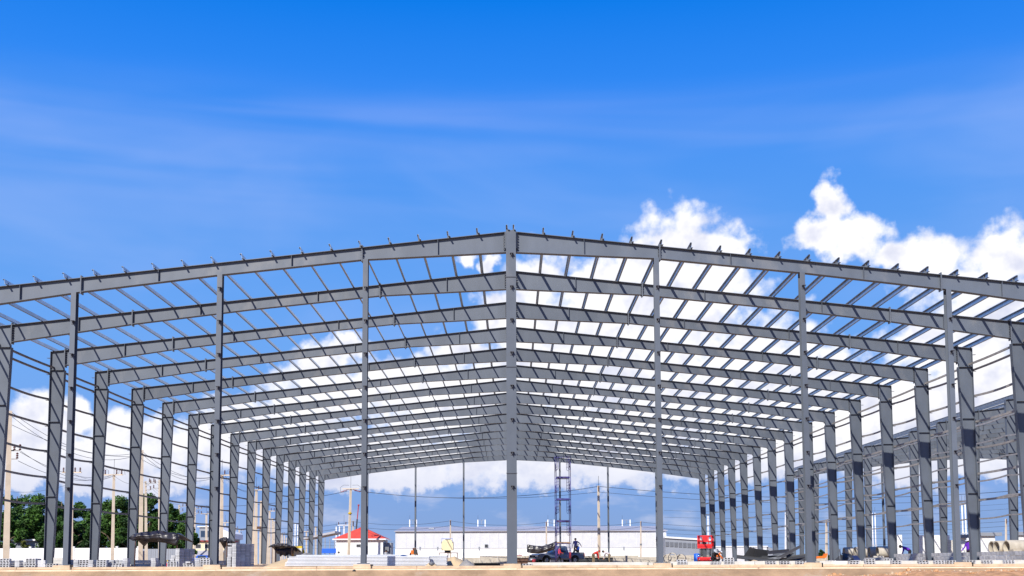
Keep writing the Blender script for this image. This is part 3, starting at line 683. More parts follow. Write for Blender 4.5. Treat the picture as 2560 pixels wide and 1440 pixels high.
def roofpoles(u0, u1, v, Y, label):
    t = thing('h_frame_pole', label, 'utility pole', (GX((u0+u1)/2, Y), Y, GL), 0, 'twin poles behind the warehouse')
    h = P(u0, v, Y).z-GL; d = (u1-u0)/PX(Y)/2
    for s in (-1, 1):
        MB().tube([(s*d, 0, 0), (s*d, 0, h)], [.17, .13], 7).build('shaft', 'pole_white', t)
        MB().beam((s*d, -.1, h-.1), (s*d-s*.9, -.1, h-.1), .05).beam((s*d-s*.9, -.1, h-.1), (s*d-s*.9, -.1, h-1.0), .05).build('bracket', 'galv_dull', t)
    MB().tube([(-d, 0, h), (-d, 0, h+1.0)], .02, 4).build('lightning_rod', 'wire', t)
RP = 'white twin poles with brackets rising behind the warehouse roof'
for a, b_ in ((1024, 1041), (1195, 1213), (1370.5, 1386), (1557, 1576.5)): roofpoles(a, b_, 1299, 250, RP)
roofpoles(840, 848, 1316, 250, 'white twin poles rising behind the open shed roof')
RG_ = 'poles beyond the right columns'
pole(1770, 1290, 230, 'plain', 'white pole rising directly above the red scissor lift', RG_, 1771, .17, .13, 'pole_white')
for (u, v, Y, kd, lb) in [(1964, 1281, 210, 'plain', 'thin white pole behind the steel pile column gap'), (1976, 1330, 260, 'plain', 'short white pole beside the steel pile'), (2066, 1301, 150, 'sec', 'pale pole with a lamp beside the far round tree'),
        (2009, 1368, 300, 'plain', 'tiny white pole beyond the steel pile end'), (2515, 1297, 170, 'sec', 'pale pole behind the right end of the block huts'), (2541, 1215, 150, 'side', 'tall pale pole rising over the right block huts')]:
    pole(u, v, Y, kd, lb, RG_, None, .15, .11, 'pole_white' if 'white' in lb else 'pole_concrete')
def twin(u0, u1, v0, v1, Y, label):
    b0 = P(u0, v1, Y).z; t = thing('twin_mast', label, 'mast', (GX(u0, Y), Y, GL), 0, 'twin white masts')
    d = (u1-u0)/PX(Y); h = P(u0, v0, Y).z-GL
    for x in (0, d):
        MB().tube([(x, 0, 0), (x, 0, h)], [.13, .10], 7).build('shaft', 'pole_white', t)
        MB().tube([(x, 0, h), (x, 0, h+1.2)], .02, 4).build('lightning_rod', 'wire', t)
        MB().bb(x-.22, x+.22, -.2, .2, P(u0, v1, Y).z-GL-.1, P(u0, v1, Y).z-GL).build('flange', 'pole_white', t)
twin(2184, 2191, 1282, 1362, 230, 'twin white masts above the wide concrete pipes')
twin(2410, 2418, 1258, 1332, 170, 'twin white masts above the block hut roof')
# ------------------------------------------------------------------ overhead lines
def wire(p, q, sag, label, r=.022, group='overhead lines'):
    p = Vector(p); q = Vector(q); o_ = (p+q)/2; pts = []
    for i in range(15):
        t = i/14; c = p.lerp(q, t)-o_; c.z -= sag*4*t*(1-t); pts.append(tuple(c))
    o = MB().tube(pts, r, 4, True).build('overhead_wire', 'wire', None, tuple(o_)); tag(o, label, 'wire', group); return o
L1 = 'black overhead line sagging between the tall poles left of the hall'
G1 = 'lines between the tall left poles'
for (ua, va, ub, vb, sg_) in ((27, 1029, 355, 1128, 1.3), (28, 1040, 356, 1133, 1.5), (29, 1062, 352, 1140, .7), (50, 1130, 285, 1186, .9), (52, 1128, 290, 1186, 1.2), (45, 1152, 279, 1188, .9)):
    Yb_ = 95.5 if ub > 300 else 121
    wire(P(ua, va, 70), P(ub, vb, Yb_), sg_, L1, .016, G1)
for (ua, va, Ya, ub, vb, Yb_, sg_) in ((355, 1128, 95.5, 555, 1187, 121.5, 1.2), (356, 1136, 95.5, 550, 1187, 121.5, 1.4), (357, 1150, 95.5, 560, 1186, 121.5, .9), (555, 1188, 121.5, 641, 1224, 147, .8), (560, 1187, 121.5, 646, 1224, 147, 1.0)):
    wire(P(ua, va, Ya), P(ub, vb, Yb_), sg_, L1, .018, G1)
for (ua, va, Ya, ub, vb, Yb_) in ((487, 1266, 192, 516, 1284, 215), (491, 1266, 192, 520, 1284, 215), (364, 1205, 133, 448, 1262, 185), (285, 1189, 121, 364, 1205, 133), (181, 1182, 119, 285, 1190, 121), (0, 1225, 150, 181, 1208, 119)):
    wire(P(ua, va, Ya), P(ub, vb, Yb_), .6, 'thin line strung between the smaller poles before the trees', .016, 'lines before the trees')
L2 = 'long dark overhead line crossing behind the hall gable'
G2 = 'lines crossing behind the hall'
wire(P(886, 1226, 141), P(1496, 1216, 139), 1.2, L2, .03, G2); wire(P(886, 1227, 141), P(1496, 1230, 139), .9, L2, .022, G2)
wire(P(1496, 1216, 139), P(2600, 1222, 138), 1.3, L2, .03, G2); wire(P(1496, 1230, 139), P(2600, 1240, 138), 1.2, L2, .022, G2)
wire(P(868, 1228, 141), P(470, 1262, 200), .9, L2, .03, G2)
L3 = 'lower dark line strung along the slim poles before the warehouse'
G3 = 'lower lines before the warehouse'
prev = (640, 1318, 190)
for nx_ in ((883, 1304, 160), (1126, 1302, 168), (1366, 1306, 168), (1602, 1305, 168), (1980, 1312, 170), (2560, 1300, 170)):
    for dv in (0, 12): wire(P(prev[0], prev[1]+dv, prev[2]), P(nx_[0], nx_[1]+dv, nx_[2]), .55, L3, .022, G3)
    prev = nx_
for i, (va, vb) in enumerate(((1268, 1250), (1285, 1262), (1325, 1330), (1340, 1346), (1352, 1350), (1313, 1320))):
    wire(P(1660, va+8, 220), P(2640, vb, 220), 1.2, 'faint far line running beyond the right column row', .02, 'far lines on the right')
for i, (va, vb) in enumerate(((1345, 1352), (1358, 1356), (1362, 1368))):
    wire(P(640, va, 230), P(1000, vb, 230), .6, 'faint far line above the open shed', .02, 'far lines on the left')
# thin mobile crane jib behind the red roof
cj = thing('crane_jib', 'thin dark red crane jib rising behind the red roof', 'crane', (GX(889, 185), 185, GL))
p0 = P(888, 1350, 185)-cj.location; p1 = P(896.5, 1263, 185)-cj.location
MB().beam(p0, p0.lerp(p1, .6), .22).build('lower_boom', 'dark', cj); MB().beam(p0.lerp(p1, .6), p1, .15).build('upper_boom', 'red_dark', cj)
MB().box(p1, (.28, .28, .25)).build('boom_head', 'red_dark', cj); MB().bb(p0.x-1.4, p0.x+1.6, -1, 1, .6, 2.0).build('carrier', 'yellow', cj)
for xx in (-1, 1): MB().lathe([(0, -1.1), (.5, -1.1), (.5, 1.1), (0, 1.1)], (p0.x+xx, 0, .5), 14, 'y').build('wheel', 'tyre', cj)
# ------------------------------------------------------------------ concrete blocks
def hollow_mesh():
    b = MB(); L, D_, h, w_ = .39, .19, .068, .018
    b.bb(-L/2, L/2, -D_/2, D_/2, 0, w_*.8); b.bb(-L/2, L/2, -D_/2, D_/2, h-w_*.8, h)
    for x in (-L/2+.018, -.062, .062, L/2-.018): b.bb(x-.018, x+.018, -D_/2, D_/2, w_*.8, h-w_*.8)
    b.bb(-L/2+.03, L/2-.03, .04, .05, w_*.8, h-w_*.8)
    return b.mesh('block')
HB = hollow_mesh(); HB.materials.append(MT['block'])
SB = MB().bb(-.188, .188, -.09, .09, 0.002, .064).mesh('block'); SB.materials.append(MT['block'])
SBD = MB().bb(-.195, .195, -.095, .095, 0, .068).mesh('block'); SBD.materials.append(MT['block_dark'])
BS = 'concrete block stacks along the foundation beam'
rb = random.Random(21)
def stack(u, n, Y, label, base=-.082, rot=0.0, cols=1, mesh=HB, rows=1):
    t = thing('block_stack', label, 'block stack', (GX(u, Y), Y, base), rot, BS)
    for i in range(n):
        for c in range(cols):
            for r in range(rows):
                put('block', mesh, None, t, ((c-(cols-1)/2)*.395+rb.uniform(-.012, .012), r*.2+rb.uniform(-.008, .008), i*.069), rb.uniform(-.03, .03))
    return t
YF = 43.3
for (u, n, lb) in [(14, 5, 'stack of five hollow blocks beside the tall left pole'), (79, 5, 'stack of five hollow blocks next to a sideways pile'), (131, 2, 'two hollow blocks beside the pale block pallet'),
        (212, 4, 'stack of four hollow blocks between two front columns'), (256, 4, 'stack of four hollow blocks right of the slanted column foot'), (295, 2, 'two hollow blocks before the crossarm pole'),
        (432, 3, 'three hollow blocks beside the red extinguisher'), (472, 2, 'two hollow blocks with a loose one on top'), (513, 5, 'stack of five hollow blocks before the thick gable post'),
        (1318, 1, 'single hollow block beside the central post foot'), (1704, 3, 'three hollow blocks before the concrete rings'), (1788, 2, 'two hollow blocks at the foot of the red lift'), (1821, 4, 'stack of four hollow blocks right of the red lift'),
        (1926, 2, 'pair of hollow blocks before the steel pile, farthest from the gable post'), (1961, 2, 'pair of hollow blocks before the middle of the steel pile'), (2001, 2, 'pair of hollow blocks beside the gable post at the steel pile'),
        (2134, 2, 'pair of hollow blocks right of the white slab'), (2174, 3, 'three hollow blocks on the kerb before the concrete pipes'), (2239, 2, 'pair of hollow blocks before the wide concrete pipe end'),
        (2308, 2, 'pair of hollow blocks under the low block wall'), (2347, 2, 'hollow block pair touching its neighbour pair, left of the last gable post'), (2375, 2, 'hollow block pair touching the last gable post'),
        (2425, 2, 'hollow block pair right of the last gable post'), (2468, 2, 'hollow block pair halfway along the last block wall'), (2522, 2, 'hollow block pair near the sewer pipes')]:
    st = stack(u, n, 43.14 if u > 1850 else YF, lb)
    if u == 472: put('block', SB, None, st, (.02, 0, .14), pi/2)
for (u, n, Y, lb, rows) in [(34, 4, 43.7, 'end-on grey blocks piled beside the five high stack', 2), (48, 4, 43.5, 'end-on pale blocks beside the dark pile', 1), (62, 3, 43.7, 'low end-on blocks between two stacks', 2), (93, 5, 43.8, 'sideways blocks piled behind the second stack', 2),
        (104, 4, 43.4, 'flat long-side blocks laid four high', 1), (165, 4, 43.9, 'dark end-on blocks at the first gable post, on its lit side', 1), (183, 4, 43.9, 'dark end-on blocks at the first gable post, on its shaded side', 1), (194, 4, 43.4, 'end-on pale blocks left of the four high stack', 1), (231, 4, 43.4, 'end-on blocks left of the slanted column foot', 1), (240, 4, 43.8, 'dark end-on blocks behind the column foot', 1),
        (274, 3, 43.7, 'end-on blocks right of the four high stack', 1), (283, 4, 43.8, 'end-on blocks just before the crossarm pole', 1), (306, 4, 43.9, 'dark end-on blocks before the grey low wall', 2), (317, 5, 43.5, 'pale end-on block column by the grey low wall', 1), (387, 5, 43.6, 'upright pale blocks before the shaded wall', 1), (496, 5, 43.5, 'upright pale blocks left of the five high stack', 1)]:
    stack(u, n, Y, lb, rot=pi/2 if 'long-side' not in lb else 0.02, mesh=SB, rows=rows)
for (u, v, Y, n, lb) in [(2047, 1406, 45.2, 1, 'single block lying on the kerb right of the rusty post'), (2076, 1402, 45.6, 2, 'two blocks lying before the plank heap'), (2139, 1403, 45.6, 2, 'two blocks under the black sheet'), (2219, 1403, 46.5, 3, 'three blocks under the wide concrete pipe'),
        (1645, 1408, 45.4, 1, 'single flat block left of the kerb post'), (1570, 1409, 45.5, 1, 'single flat block beside the grass tuft'), (1600, 1408, 45.2, 1, 'single block between grass tuft and post')]:
    st = stack(u, n, Y, lb, base=-.06)
def pallet(u, Y, nx_, ny_, nz_, rot, label, mesh=SB):
    t = thing('block_pallet', label, 'block stack', (GX(u, Y), Y, -.10), rot, 'tall block piles')
    for k in range(nz_):
        for i in range(nx_):
            for j in range(ny_):
                if k > nz_*.55 and (i == 0 and j == 0) and rb.random() < .25: continue
                wob = .03 if k < nz_*.4 and i == 0 else 0
                put('block', mesh, None, t, (i*.2-(nx_-1)*.1-wob+rb.uniform(-.006, .006), j*.395, k*.0695), pi/2)
    return t
pallet(444, 45.5, 2, 3, 11, -.26, 'tall pile of grey blocks at the large tarpaulin corner')
pallet(585, 46.0, 2, 4, 14, -.26, 'tallest pile of grey blocks beside the brown tarpaulin')
t = thing('panel_stack', 'pale stacked wall panels left of the first gable post', 'panel stack', (GX(148, 45), 45, -.1))
for i in range(3): MB().bb(-.24, .24, 0, .4, i*.135, i*.135+.128).build('panel', 'concrete_pale', t)
o = MB().bb(-.24, .24, -.03, .12, -.005, .13).build('white_slab', 'wall_white', None, (GX(2100, 43.2), 43.15, -.08)); tag(o, 'smooth white slab set on the foundation beam between hollow blocks', 'slab')
# low block walls between the columns
WBK = MB().bb(0.005, .595, -.075, .075, .004, .195).mesh('block'); WBK.materials.append(MT['block'])
def low_wall(side, k, courses, label, gap=.25):
    Ya = Y1+BAY*(k-1)+gap; t = thing('low_block_wall', label, 'wall', (side*(W-.18), Ya, -.12), pi/2, 'low block walls between columns')
    n = int((BAY-2*gap)/.6)
    for c in range(courses):
        for i in range(n - (c % 2)):
            put('block', WBK, None, t, (i*.6+(c % 2)*.3+rb.uniform(-.01, .01), rb.uniform(-.008, .008), c*.2))
for k, lb in ((3, 'shaded low block wall behind the end-on blocks'), (4, 'shaded low block wall under the large tarpaulin'), (5, 'shaded low block wall between tarpaulin and tall block pile'), (6, 'shaded low block wall beside the blue car'), (7, 'shaded low block wall below the brown tarpaulin'), (8, 'shaded low block wall behind the tallest block pile'), (9, 'shaded low block wall ending at the sand heap')):
    low_wall(-1, k, 2, lb)
for k, lb in ((2, 'sunlit low block wall before the sewer pipes'), (3, 'sunlit low block wall at the feet of the standing purple worker'), (4, 'sunlit low block wall before the crouching purple worker'), (5, 'sunlit low block wall under the wide concrete pipes')):
    low_wall(1, k, 3 if k < 5 else 2, lb)
# ------------------------------------------------------------------ corrugated sheet bundles
def bundle(u0, u1, v0, Y, n, label, lean=0.0, wdt=.8):
    xa, xb = GX(u0, Y), GX(u1, Y); h = P(u0, v0, Y).z+.09; t = thing('sheet_bundle', label, 'sheet bundle', ((xa+xb)/2, Y, -.09), 0, 'corrugated sheet bundles'); L = xb-xa; dz = h/n
    for i in range(n):
        b = MB(); g_ = dz*.30
        prof = [(0.02, g_), (0, g_+.004), (.0, dz*.90), (.012, dz*.96)] + [(.05+wdt*j/8, dz*(.96 if j % 2 else .60)) for j in range(1, 9)]
        pr = prof + [(y+.004, z-.01) for (y, z) in prof[:3:-1]] + [(.026, dz*.90), (.024, g_+.01)]
        b.prism(pr, 'x', -L/2+lean*i+rb.uniform(-.02, .02), L/2+rb.uniform(-.025, .025))
        b.bb(-L/2+lean*i+.03, L/2-.03, .05, wdt, 0, dz*.5)
        b.build('sheet', 'sheet_white', t, (0, rb.uniform(-.010, .010), i*dz))
bundle(711, 1073, 1391.5, 45.6, 7, 'long bundle of white corrugated roofing sheets before the sand heap', .028)
bundle(1000, 1117.5, 1388.5, 46.6, 8, 'shorter rear bundle of white corrugated sheets ending near the water tank')
bundle(741, 1010, 1387.5, 46.7, 8, 'rear bundle of white corrugated sheets under the red roofed house')
# ------------------------------------------------------------------ heaps
def heap(u0, u1, v, Y, depth, m, name, label, cat, seed=1, skew=.5, base=-.10, rough=.06):
    xa, xb = GX(u0, Y), GX(u1, Y); h = P((u0+u1)/2, v, Y).z-base; L = xb-xa; rnd = random.Random(seed); ph = [rnd.uniform(0, 6) for _ in range(6)]
    def fn(a, b):
        x = (a-.5)*L; y = (b-.5)*depth
        aa = a/skew if a < skew else (1-a)/(1-skew); q = max(0, min(1, aa))**.8*sin(pi*b)**.7
        n_ = 1+rough*(sin(a*17+ph[0])*sin(b*13+ph[1])+.6*sin(a*41+ph[2])+.5*sin(b*37+ph[3]))
        return (x, y, h*q*n_)
    b = MB(); b.grid(fn, 28, 14); o = b.build(name, m, None, ((xa+xb)/2, Y+depth/2, base)); return tag(o, label, cat)
heap(648, 800, 1391, 46.2, 2.2, 'sand', 'sand_heap', 'smooth yellow sand heap at the left end of the roofing sheets', 'sand heap', 2, .52)
heap(672, 850, 1381.5, 49.5, 3.0, 'gravel_grey', 'gravel_heap', 'grey gravel heap behind the sand under the small tarpaulins', 'gravel heap', 3, .45)
heap(1085, 1172, 1390, 47.5, 1.6, 'sand', 'sand_heap', 'pale sand heap below the water tank', 'sand heap', 4, .55)
heap(1146, 1186, 1397.5, 46.8, 1.2, 'gravel_grey', 'gravel_heap', 'small grey gravel cone beside the pale sand heap', 'gravel heap', 5, .45)
heap(1868, 1918, 1399, 45.6, 1.0, 'sand', 'sand_heap', 'low orange sand heap spilling before the steel pile', 'sand heap', 6)
heap(1062, 1092, 1403, 44.6, .6, 'sand', 'sand_heap', 'tiny sand heap against the roofing sheets with the grey bag', 'sand heap', 7)
heap(2305, 2330, 1400, 44.6, .4, 'rubble', 'earth_heap', 'small orange earth heap before the sunlit block wall', 'earth heap', 8)
heap(1835, 1850, 1398, 60, 1.5, 'gravel_grey', 'gravel_heap', 'dark gravel heap behind the four high block stack', 'gravel heap', 9)
# ------------------------------------------------------------------ rubble at the front
rr = random.Random(31)
def fz(x): return -.575 + (.20 if x > 12 else 0)*min(1, (x-12)/4 if x > 12 else 0) + .035*sin(x*1.7)+.02*sin(x*4.1+1)
m_ = MB()
m_.grid(lambda a, b: (-32+66*a, 39.2+3.68*b, -.75+(fz(-32+66*a)+.75+.03*sin(a*300))*min(1, b*1.8)), 260, 8)
tag(m_.build('earth_bank', 'rubble'), kind='structure')
def rock(b, c, r, rnd):
    vs = []; ico = [(0, 0, 1)] + [(cos(i*2*pi/5)*.89, sin(i*2*pi/5)*.89, .45) for i in range(5)] + [(cos(i*2*pi/5+.63)*.89, sin(i*2*pi/5+.63)*.89, -.45) for i in range(5)] + [(0, 0, -1)]
    sx_, sy_, sz_ = rnd.uniform(.7, 1.4), rnd.uniform(.7, 1.3), rnd.uniform(.5, .9)
    for p in ico: k = r*rnd.uniform(.8, 1.15); vs.append((c[0]+p[0]*k*sx_, c[1]+p[1]*k*sy_, c[2]+p[2]*k*sz_))
    fs = [(0, 1+i, 1+(i+1) % 5) for i in range(5)] + [(1+i, 6+i, 1+(i+1) % 5) for i in range(5)] + [(1+(i+1) % 5, 6+i, 6+(i+1) % 5) for i in range(5)] + [(11, 6+(i+1) % 5, 6+i) for i in range(5)]
    b.add(vs, fs)
m_ = MB(); m2 = MB()
for i in range(3600):
    x = rr.uniform(-22, 26) if rr.random() < .45 else rr.uniform(10, 26); y = 42.86-abs(rr.gauss(0, .55)); z = fz(x) + (42.86-y)*-.02
    (m_ if rr.random() < .7 else m2).__class__
    rock(m_ if rr.random() < .8 else m2, (x, y, z+rr.uniform(-.01, .02)), rr.uniform(.012, .05)*(1.4 if x > 12 else 1), rr)
tag(m_.build('rubble', 'rubble'), 'orange laterite rubble along the foot of the foundation beam', 'rubble', kind='stuff')
tag(m2.build('rubble', 'concrete_cap'), 'pale stone chips along the foot of the foundation beam', 'rubble', kind='stuff')
for i in range(9):
    u = (2010, 2085, 2100, 2230, 2270, 2340, 2400, 2480, 2555)[i]; Y = 42.6; b = MB(); rock(b, (0, 0, 0), rr.uniform(.07, .13), rr)
    x = GX(u, Y); tag(b.build('rock', 'concrete_cap' if i % 3 == 0 else 'rubble', None, (x, Y, fz(x)+.04)), 'larger rock lying in the orange rubble', 'rock', 'larger rocks in the rubble')
# ------------------------------------------------------------------ tarpaulins
def tarp(name, label, top, bot, Y, depth, m, posts=(), group='tarpaulins', bulge=.25):
    def at(pl, t):
        s = t*(len(pl)-1); i = min(int(s), len(pl)-2); k = s-i
        return (pl[i][0]+(pl[i+1][0]-pl[i][0])*k, pl[i][1]+(pl[i+1][1]-pl[i][1])*k)
    c0 = P(top[0][0], 1400, Y); t = thing(name, label, 'tarpaulin', (c0.x, Y, GL), 0, group); rnd = random.Random(len(label))
    off = Vector((c0.x, 0, GL)); ph = [rnd.uniform(0, 6) for _ in range(4)]
    def front(a, b):
        p, q = at(top, a), at(bot, a); u = p[0]+(q[0]-p[0])*b; v = p[1]+(q[1]-p[1])*b
        e = sin(pi*a); yy = Y-bulge*sin(pi*b)*e+.05*sin(a*26+ph[0]+b*3)*b+.03*sin(a*47+ph[1])*(1-b)+.02*sin(b*19+a*9)
        w_ = P(u, v, Y)-off; return (w_.x, yy-Y, w_.z)
    def topf(a, b):
        p = at(top, a); w_ = P(p[0], p[1], Y)-off; return (w_.x+.1*b, b*depth+.03*sin(a*26)*(1-b), w_.z-.02+.10*sin(pi*b)-.35*b+.04*sin(a*21+b*5))
    solid(MB().grid(front, 36, 14).build('front_flap', m, t), .008); solid(MB().grid(topf, 30, 10).build('top_sheet', m, t), .008)
    for (u, v) in posts:
        w_ = P(u, v, Y)-off; MB().tube([(w_.x, .03, 0), (w_.x, .03, w_.z)], .022, 6).build('prop', 'rust', t)
    return t
tarp('tarpaulin', 'large black tarpaulin stretched over the low wall at the left columns', [(321, 1345), (335, 1335), (352, 1330.5), (380, 1329), (397, 1325.5), (416, 1331), (436, 1331), (450, 1338)], [(321, 1346.5), (333, 1352), (350, 1350), (376, 1355), (398, 1355), (418, 1358), (441, 1365), (448, 1346)], 57, 2.2, 'tarp', [(338, 1345), (443, 1345)])
tarp('tarpaulin', 'brown black tarpaulin slung between gable post and tallest block pile', [(541, 1352), (552, 1345), (567, 1342.5), (570, 1350), (581, 1353)], [(541, 1354), (552, 1355), (566, 1356), (572, 1360), (581, 1359)], 58, 1.2, 'tarp', [(567, 1350), (580, 1355)], bulge=.08)
tarp('tarpaulin', 'black tarpaulin canopy over the grey gravel heap', [(671, 1367), (682, 1360.5), (697, 1358), (712, 1358.5), (724, 1363), (735, 1366)], [(671, 1368.5), (684, 1367), (698, 1367.5), (712, 1367), (724, 1367), (735, 1369)], 60, 2.0, 'tarp', [(680, 1365), (730, 1366)], bulge=.1)
tarp('tarpaulin', 'drooping dark blue tarpaulin below the black canopy', [(687, 1373), (698, 1372), (712, 1371), (722, 1369), (734, 1368)], [(687, 1376), (698, 1379), (712, 1381), (724, 1379), (734, 1371)], 61, 1.0, 'tarp_blue', [(690, 1375)], bulge=.1)
# ------------------------------------------------------------------ yellow mixer with grey box
mx = thing('mortar_mixer', 'yellow mortar mixer with a grey bin beside the gravel heap', 'mixer', (GX(746, 62), 62, GL)); s = 1/PX(62)
MB().prism([(-9*s, .1), (9*s, .1), (11*s, 1.0), (-10*s, 1.0)], 'y', -.3, .3).build('bin', 'concrete_pale', mx)
MB().tube([(-12*s, 0, 0), (-13*s, 0, .6), (-14*s, 0, .95)], .07, 8).build('leg', 'yellow', mx); MB().tube([(12*s, 0, 0), (13.5*s, .1, .45), (11.5*s, 0, .9)], .07, 8).build('leg', 'yellow', mx)
MB().lathe([(0, -.22), (.13, -.2), (.17, 0), (.13, .2), (0, .22)], (-16*s, 0, .92), 12).build('drum', 'yellow', mx)
MB().box((-1*s, -.05, 1.06), (.5, .3, .12)).build('lid', 'yellow', mx)
# ------------------------------------------------------------------ concrete pipes
def cpipe(u, vc, Y, R, L, yaw, label, group, m='concrete_pipe', roll=0):
    c = P(u, vc, Y); t = .085*R*2/1.0; rnd = random.Random(int(u)); n = 28
    b = MB(); b.lathe([(R-t, -L/2), (R-.01, -L/2), (R, -L/2+.02), (R, L/2-.02), (R-.01, L/2), (R-t, L/2), (R-t, -L/2)], (0, 0, 0), n, 'x')
    o = b.build('concrete_pipe', m, None, (c.x, Y, GL+R+(c.z-GL-R if c.z-GL-R > .05 else 0)), yaw); return tag(o, label, 'pipe', group)
GP = 'concrete sewer pipes'
cpipe(1668, 1396, 108, .40, .4, 1.25, 'concrete ring farthest left in the ring group by the post', 'concrete rings')
cpipe(1681, 1394, 104, .47, .5, 1.3, 'large concrete ring leaning between two others', 'concrete rings')
cpipe(1703, 1396, 106, .46, .5, 1.15, 'concrete ring half hidden by the three hollow blocks', 'concrete rings')
cpipe(1668, 1404.5, 100, .20, .5, 1.5, 'small concrete ring lying before the ring group', 'concrete rings')
cpipe(1725, 1404.5, 100, .22, .5, 1.4, 'small concrete ring left of the red lift', 'concrete rings')
cpipe(2213, 1380, 80, .415, 1.15, 0, 'wide concrete pipe with open end before the purple crouching worker', GP)
cpipe(2183, 1381, 82, .415, .62, 0, 'short concrete pipe butting the wide one', GP)
cpipe(2152, 1381, 84, .42, .9, 0, 'shadow striped concrete pipe behind the slanted column', GP)
cpipe(2121, 1381, 86, .40, .7, 0, 'shaded concrete pipe at the black sheets', GP)
cpipe(2195, 1398, 79.3, .24, .8, 0.05, 'small pipe under the wide concrete pipe', GP)
cpipe(2206, 1400, 79, .20, .8, 0.05, 'smallest pipe lying under the wide concrete pipe', GP)
cpipe(2488, 1369, 74, .46, .5, 0.1, 'thin walled sewer pipe first in the row by the last block wall', GP)
cpipe(2505, 1369, 73, .46, .8, 0.1, 'middle sewer pipe in the row by the last block wall', GP)
cpipe(2545, 1368, 72, .47, 1.6, 0.1, 'long sewer pipe lying behind the last block wall', GP)
mn = thing('manhole_box', 'square concrete manhole box with round opening by the sewer pipes', 'manhole', (GX(2545, 69), 69, GL))
m_ = MB()
for (x0, x1, z0, z1) in ((-.25, .25, 0, .48), (-.25, -.13, .48, .75), (.13, .25, .48, .75), (-.25, .25, .75, .86)): m_.bb(x0, x1, 0, .5, z0, z1)
m_.build('shell', 'concrete_pipe', mn); MB().lathe([(.12, 0), (.15, 0), (.15, .05), (.12, .05)], (0, -.02, .60), 16, 'y').build('rim', 'concrete_pipe', mn)
for i, u in enumerate((1881, 1888, 1895, 1902)): cpipe(u, 1388, 130, .24, .8, 1.35, 'small far concrete pipe in the row behind the steel pile', 'far small pipes')
# ------------------------------------------------------------------ steel pile
sp = thing('steel_pile', 'untidy pile of dark steel sections beside the rusty gable post', 'steel pile', (GX(1950, 52), 52, GL)); rs = random.Random(8)
for i in range(22):
    L = rs.uniform(.8, 2.0); x = rs.uniform(-1.1, .85); z = .08+rs.random()**1.6*.55*(1-abs(x+.1)/1.7); y = rs.uniform(-.5, .9)
    tl = rs.uniform(-.32, .12)-(.18 if x > -.2 else -.05); b = MB(); b.box((0, 0, 0), (L, rs.uniform(.12, .3), .03), 0, 0, rs.uniform(-.6, .9)); b.box((0, .06, .06), (L, .02, .11), 0, 0, rs.uniform(-.2, .2))
    o = b.build('steel_section', rs.choice(('dark', 'dark', 'bolt', 'plastic_grey')), sp, (x, y, z)); o.rotation_euler = (0, -tl*-1, rs.uniform(-.5, .5))
for i in range(3): o = MB().bb(-.35, .35, -.012, .012, -.3, .3).build('plate', 'dark', sp, (-1.25+.2*i, .2, .45)); o.rotation_euler = (.4, .5-.2*i, .3)
bs_ = thing('black_sheets', 'black bent sheets leaning against the shaded concrete pipe', 'sheet pile', (GX(2118, 56), 56, GL))
for i, (u, v, tl, L) in enumerate(((2100, 1400, -.7, .6), (2112, 1398, -.5, .5), (2128, 1402, .1, .9), (2122, 1390, .15, .5), (2104, 1390, 1.5, .7), (2140, 1395, 0, .5), (2135, 1402, .2, .8))):
    p = P(u, v, 56)-bs_.location; o = MB().box((0, 0, 0), (L, .5, .025)).build('sheet', ('dark', 'plastic_grey', 'tarp_blue')[i % 3], bs_, (p.x, i*.06, p.z)); o.rotation_euler = (.5, tl, .1)
# dark beams in the middle
def beams(u0, u1, v0, Y, n, label, m='rust'):
    t = thing('beam_stack', label, 'beam stack', (GX((u0+u1)/2, Y), Y, GL), 0, 'stacked steel beams'); L = (u1-u0)/PX(Y); h = P(u0, v0, Y).z-GL
    for i in range(n):
        b = MB(); d = h/n; z = i*d; b.bb(-L/2, L/2, 0, .3, z, z+.02); b.bb(-L/2, L/2, 0, .3, z+d-.025, z+d-.003); b.bb(-L/2, L/2, .13, .16, z+.02, z+d-.025); b.build('beam', m, t, (rb.uniform(-.1, .1), 0, 0))
beams(1292, 1330, 1395, 118, 2, 'reddish steel beams lying behind the pickup nose')
beams(1440, 1532, 1394, 124, 2, 'long dark steel beams lying behind the two bending workers', 'dark')
beams(1186, 1251, 1407, 47, 1, 'thin dark steel frame lying before the low back wall', 'dark')
# ------------------------------------------------------------------ block huts on the right
AB = MB().bb(.004, .596, 0, .1, .003, .197).mesh('block'); AB.materials.append(MT['wall_white'])
AC = MB().bb(.004, .596, 0, .1, .003, .197).mesh('block'); AC.materials.append(MT['concrete_pale'])
def hut_wall(u0, u1, v0, Y, label, roof=None, mesh=AB):
    t = thing('block_hut', label, 'block wall', (GX(u0, Y), Y, GL), 0, 'pale block huts'); n = max(1, round((u1-u0)/PX(Y)/.6)); L = (u1-u0)/PX(Y); k = L/(n*.6); hh = P(u0, v0, Y).z-GL; c = int(hh/.2)
    for j in range(c):
        for i in range(n): o = put('block', mesh, None, t, (i*.6*k, 0 if (i+j) % 3 else .006, j*hh/c)); o.scale = (k, 1, hh/c/.2)
    MB().bb(.01, L-.01, .11, .4, 0, hh-.02).build('core', 'clad_grey', t)
    if roof: MB().bb(-.1, L+roof, -.25, .6, hh, hh+.30).build('fascia', 'clad_grey', t)
hut_wall(2245, 2257, 1337, 96, 'narrow pale wall pier beside the crouching purple worker')
hut_wall(2292, 2376, 1338, 96, 'wide pale block hut wall between two slanted columns')
hut_wall(2360, 2384, 1350, 92, 'unfinished grey block wall with dark putlog holes', None, AC)
hut_wall(2399, 2428, 1345, 97, 'block hut wall under a grey fascia behind the standing purple worker', 1.0)
hut_wall(2454, 2490, 1340, 95, 'pale block hut wall behind the sewer pipes', .5)
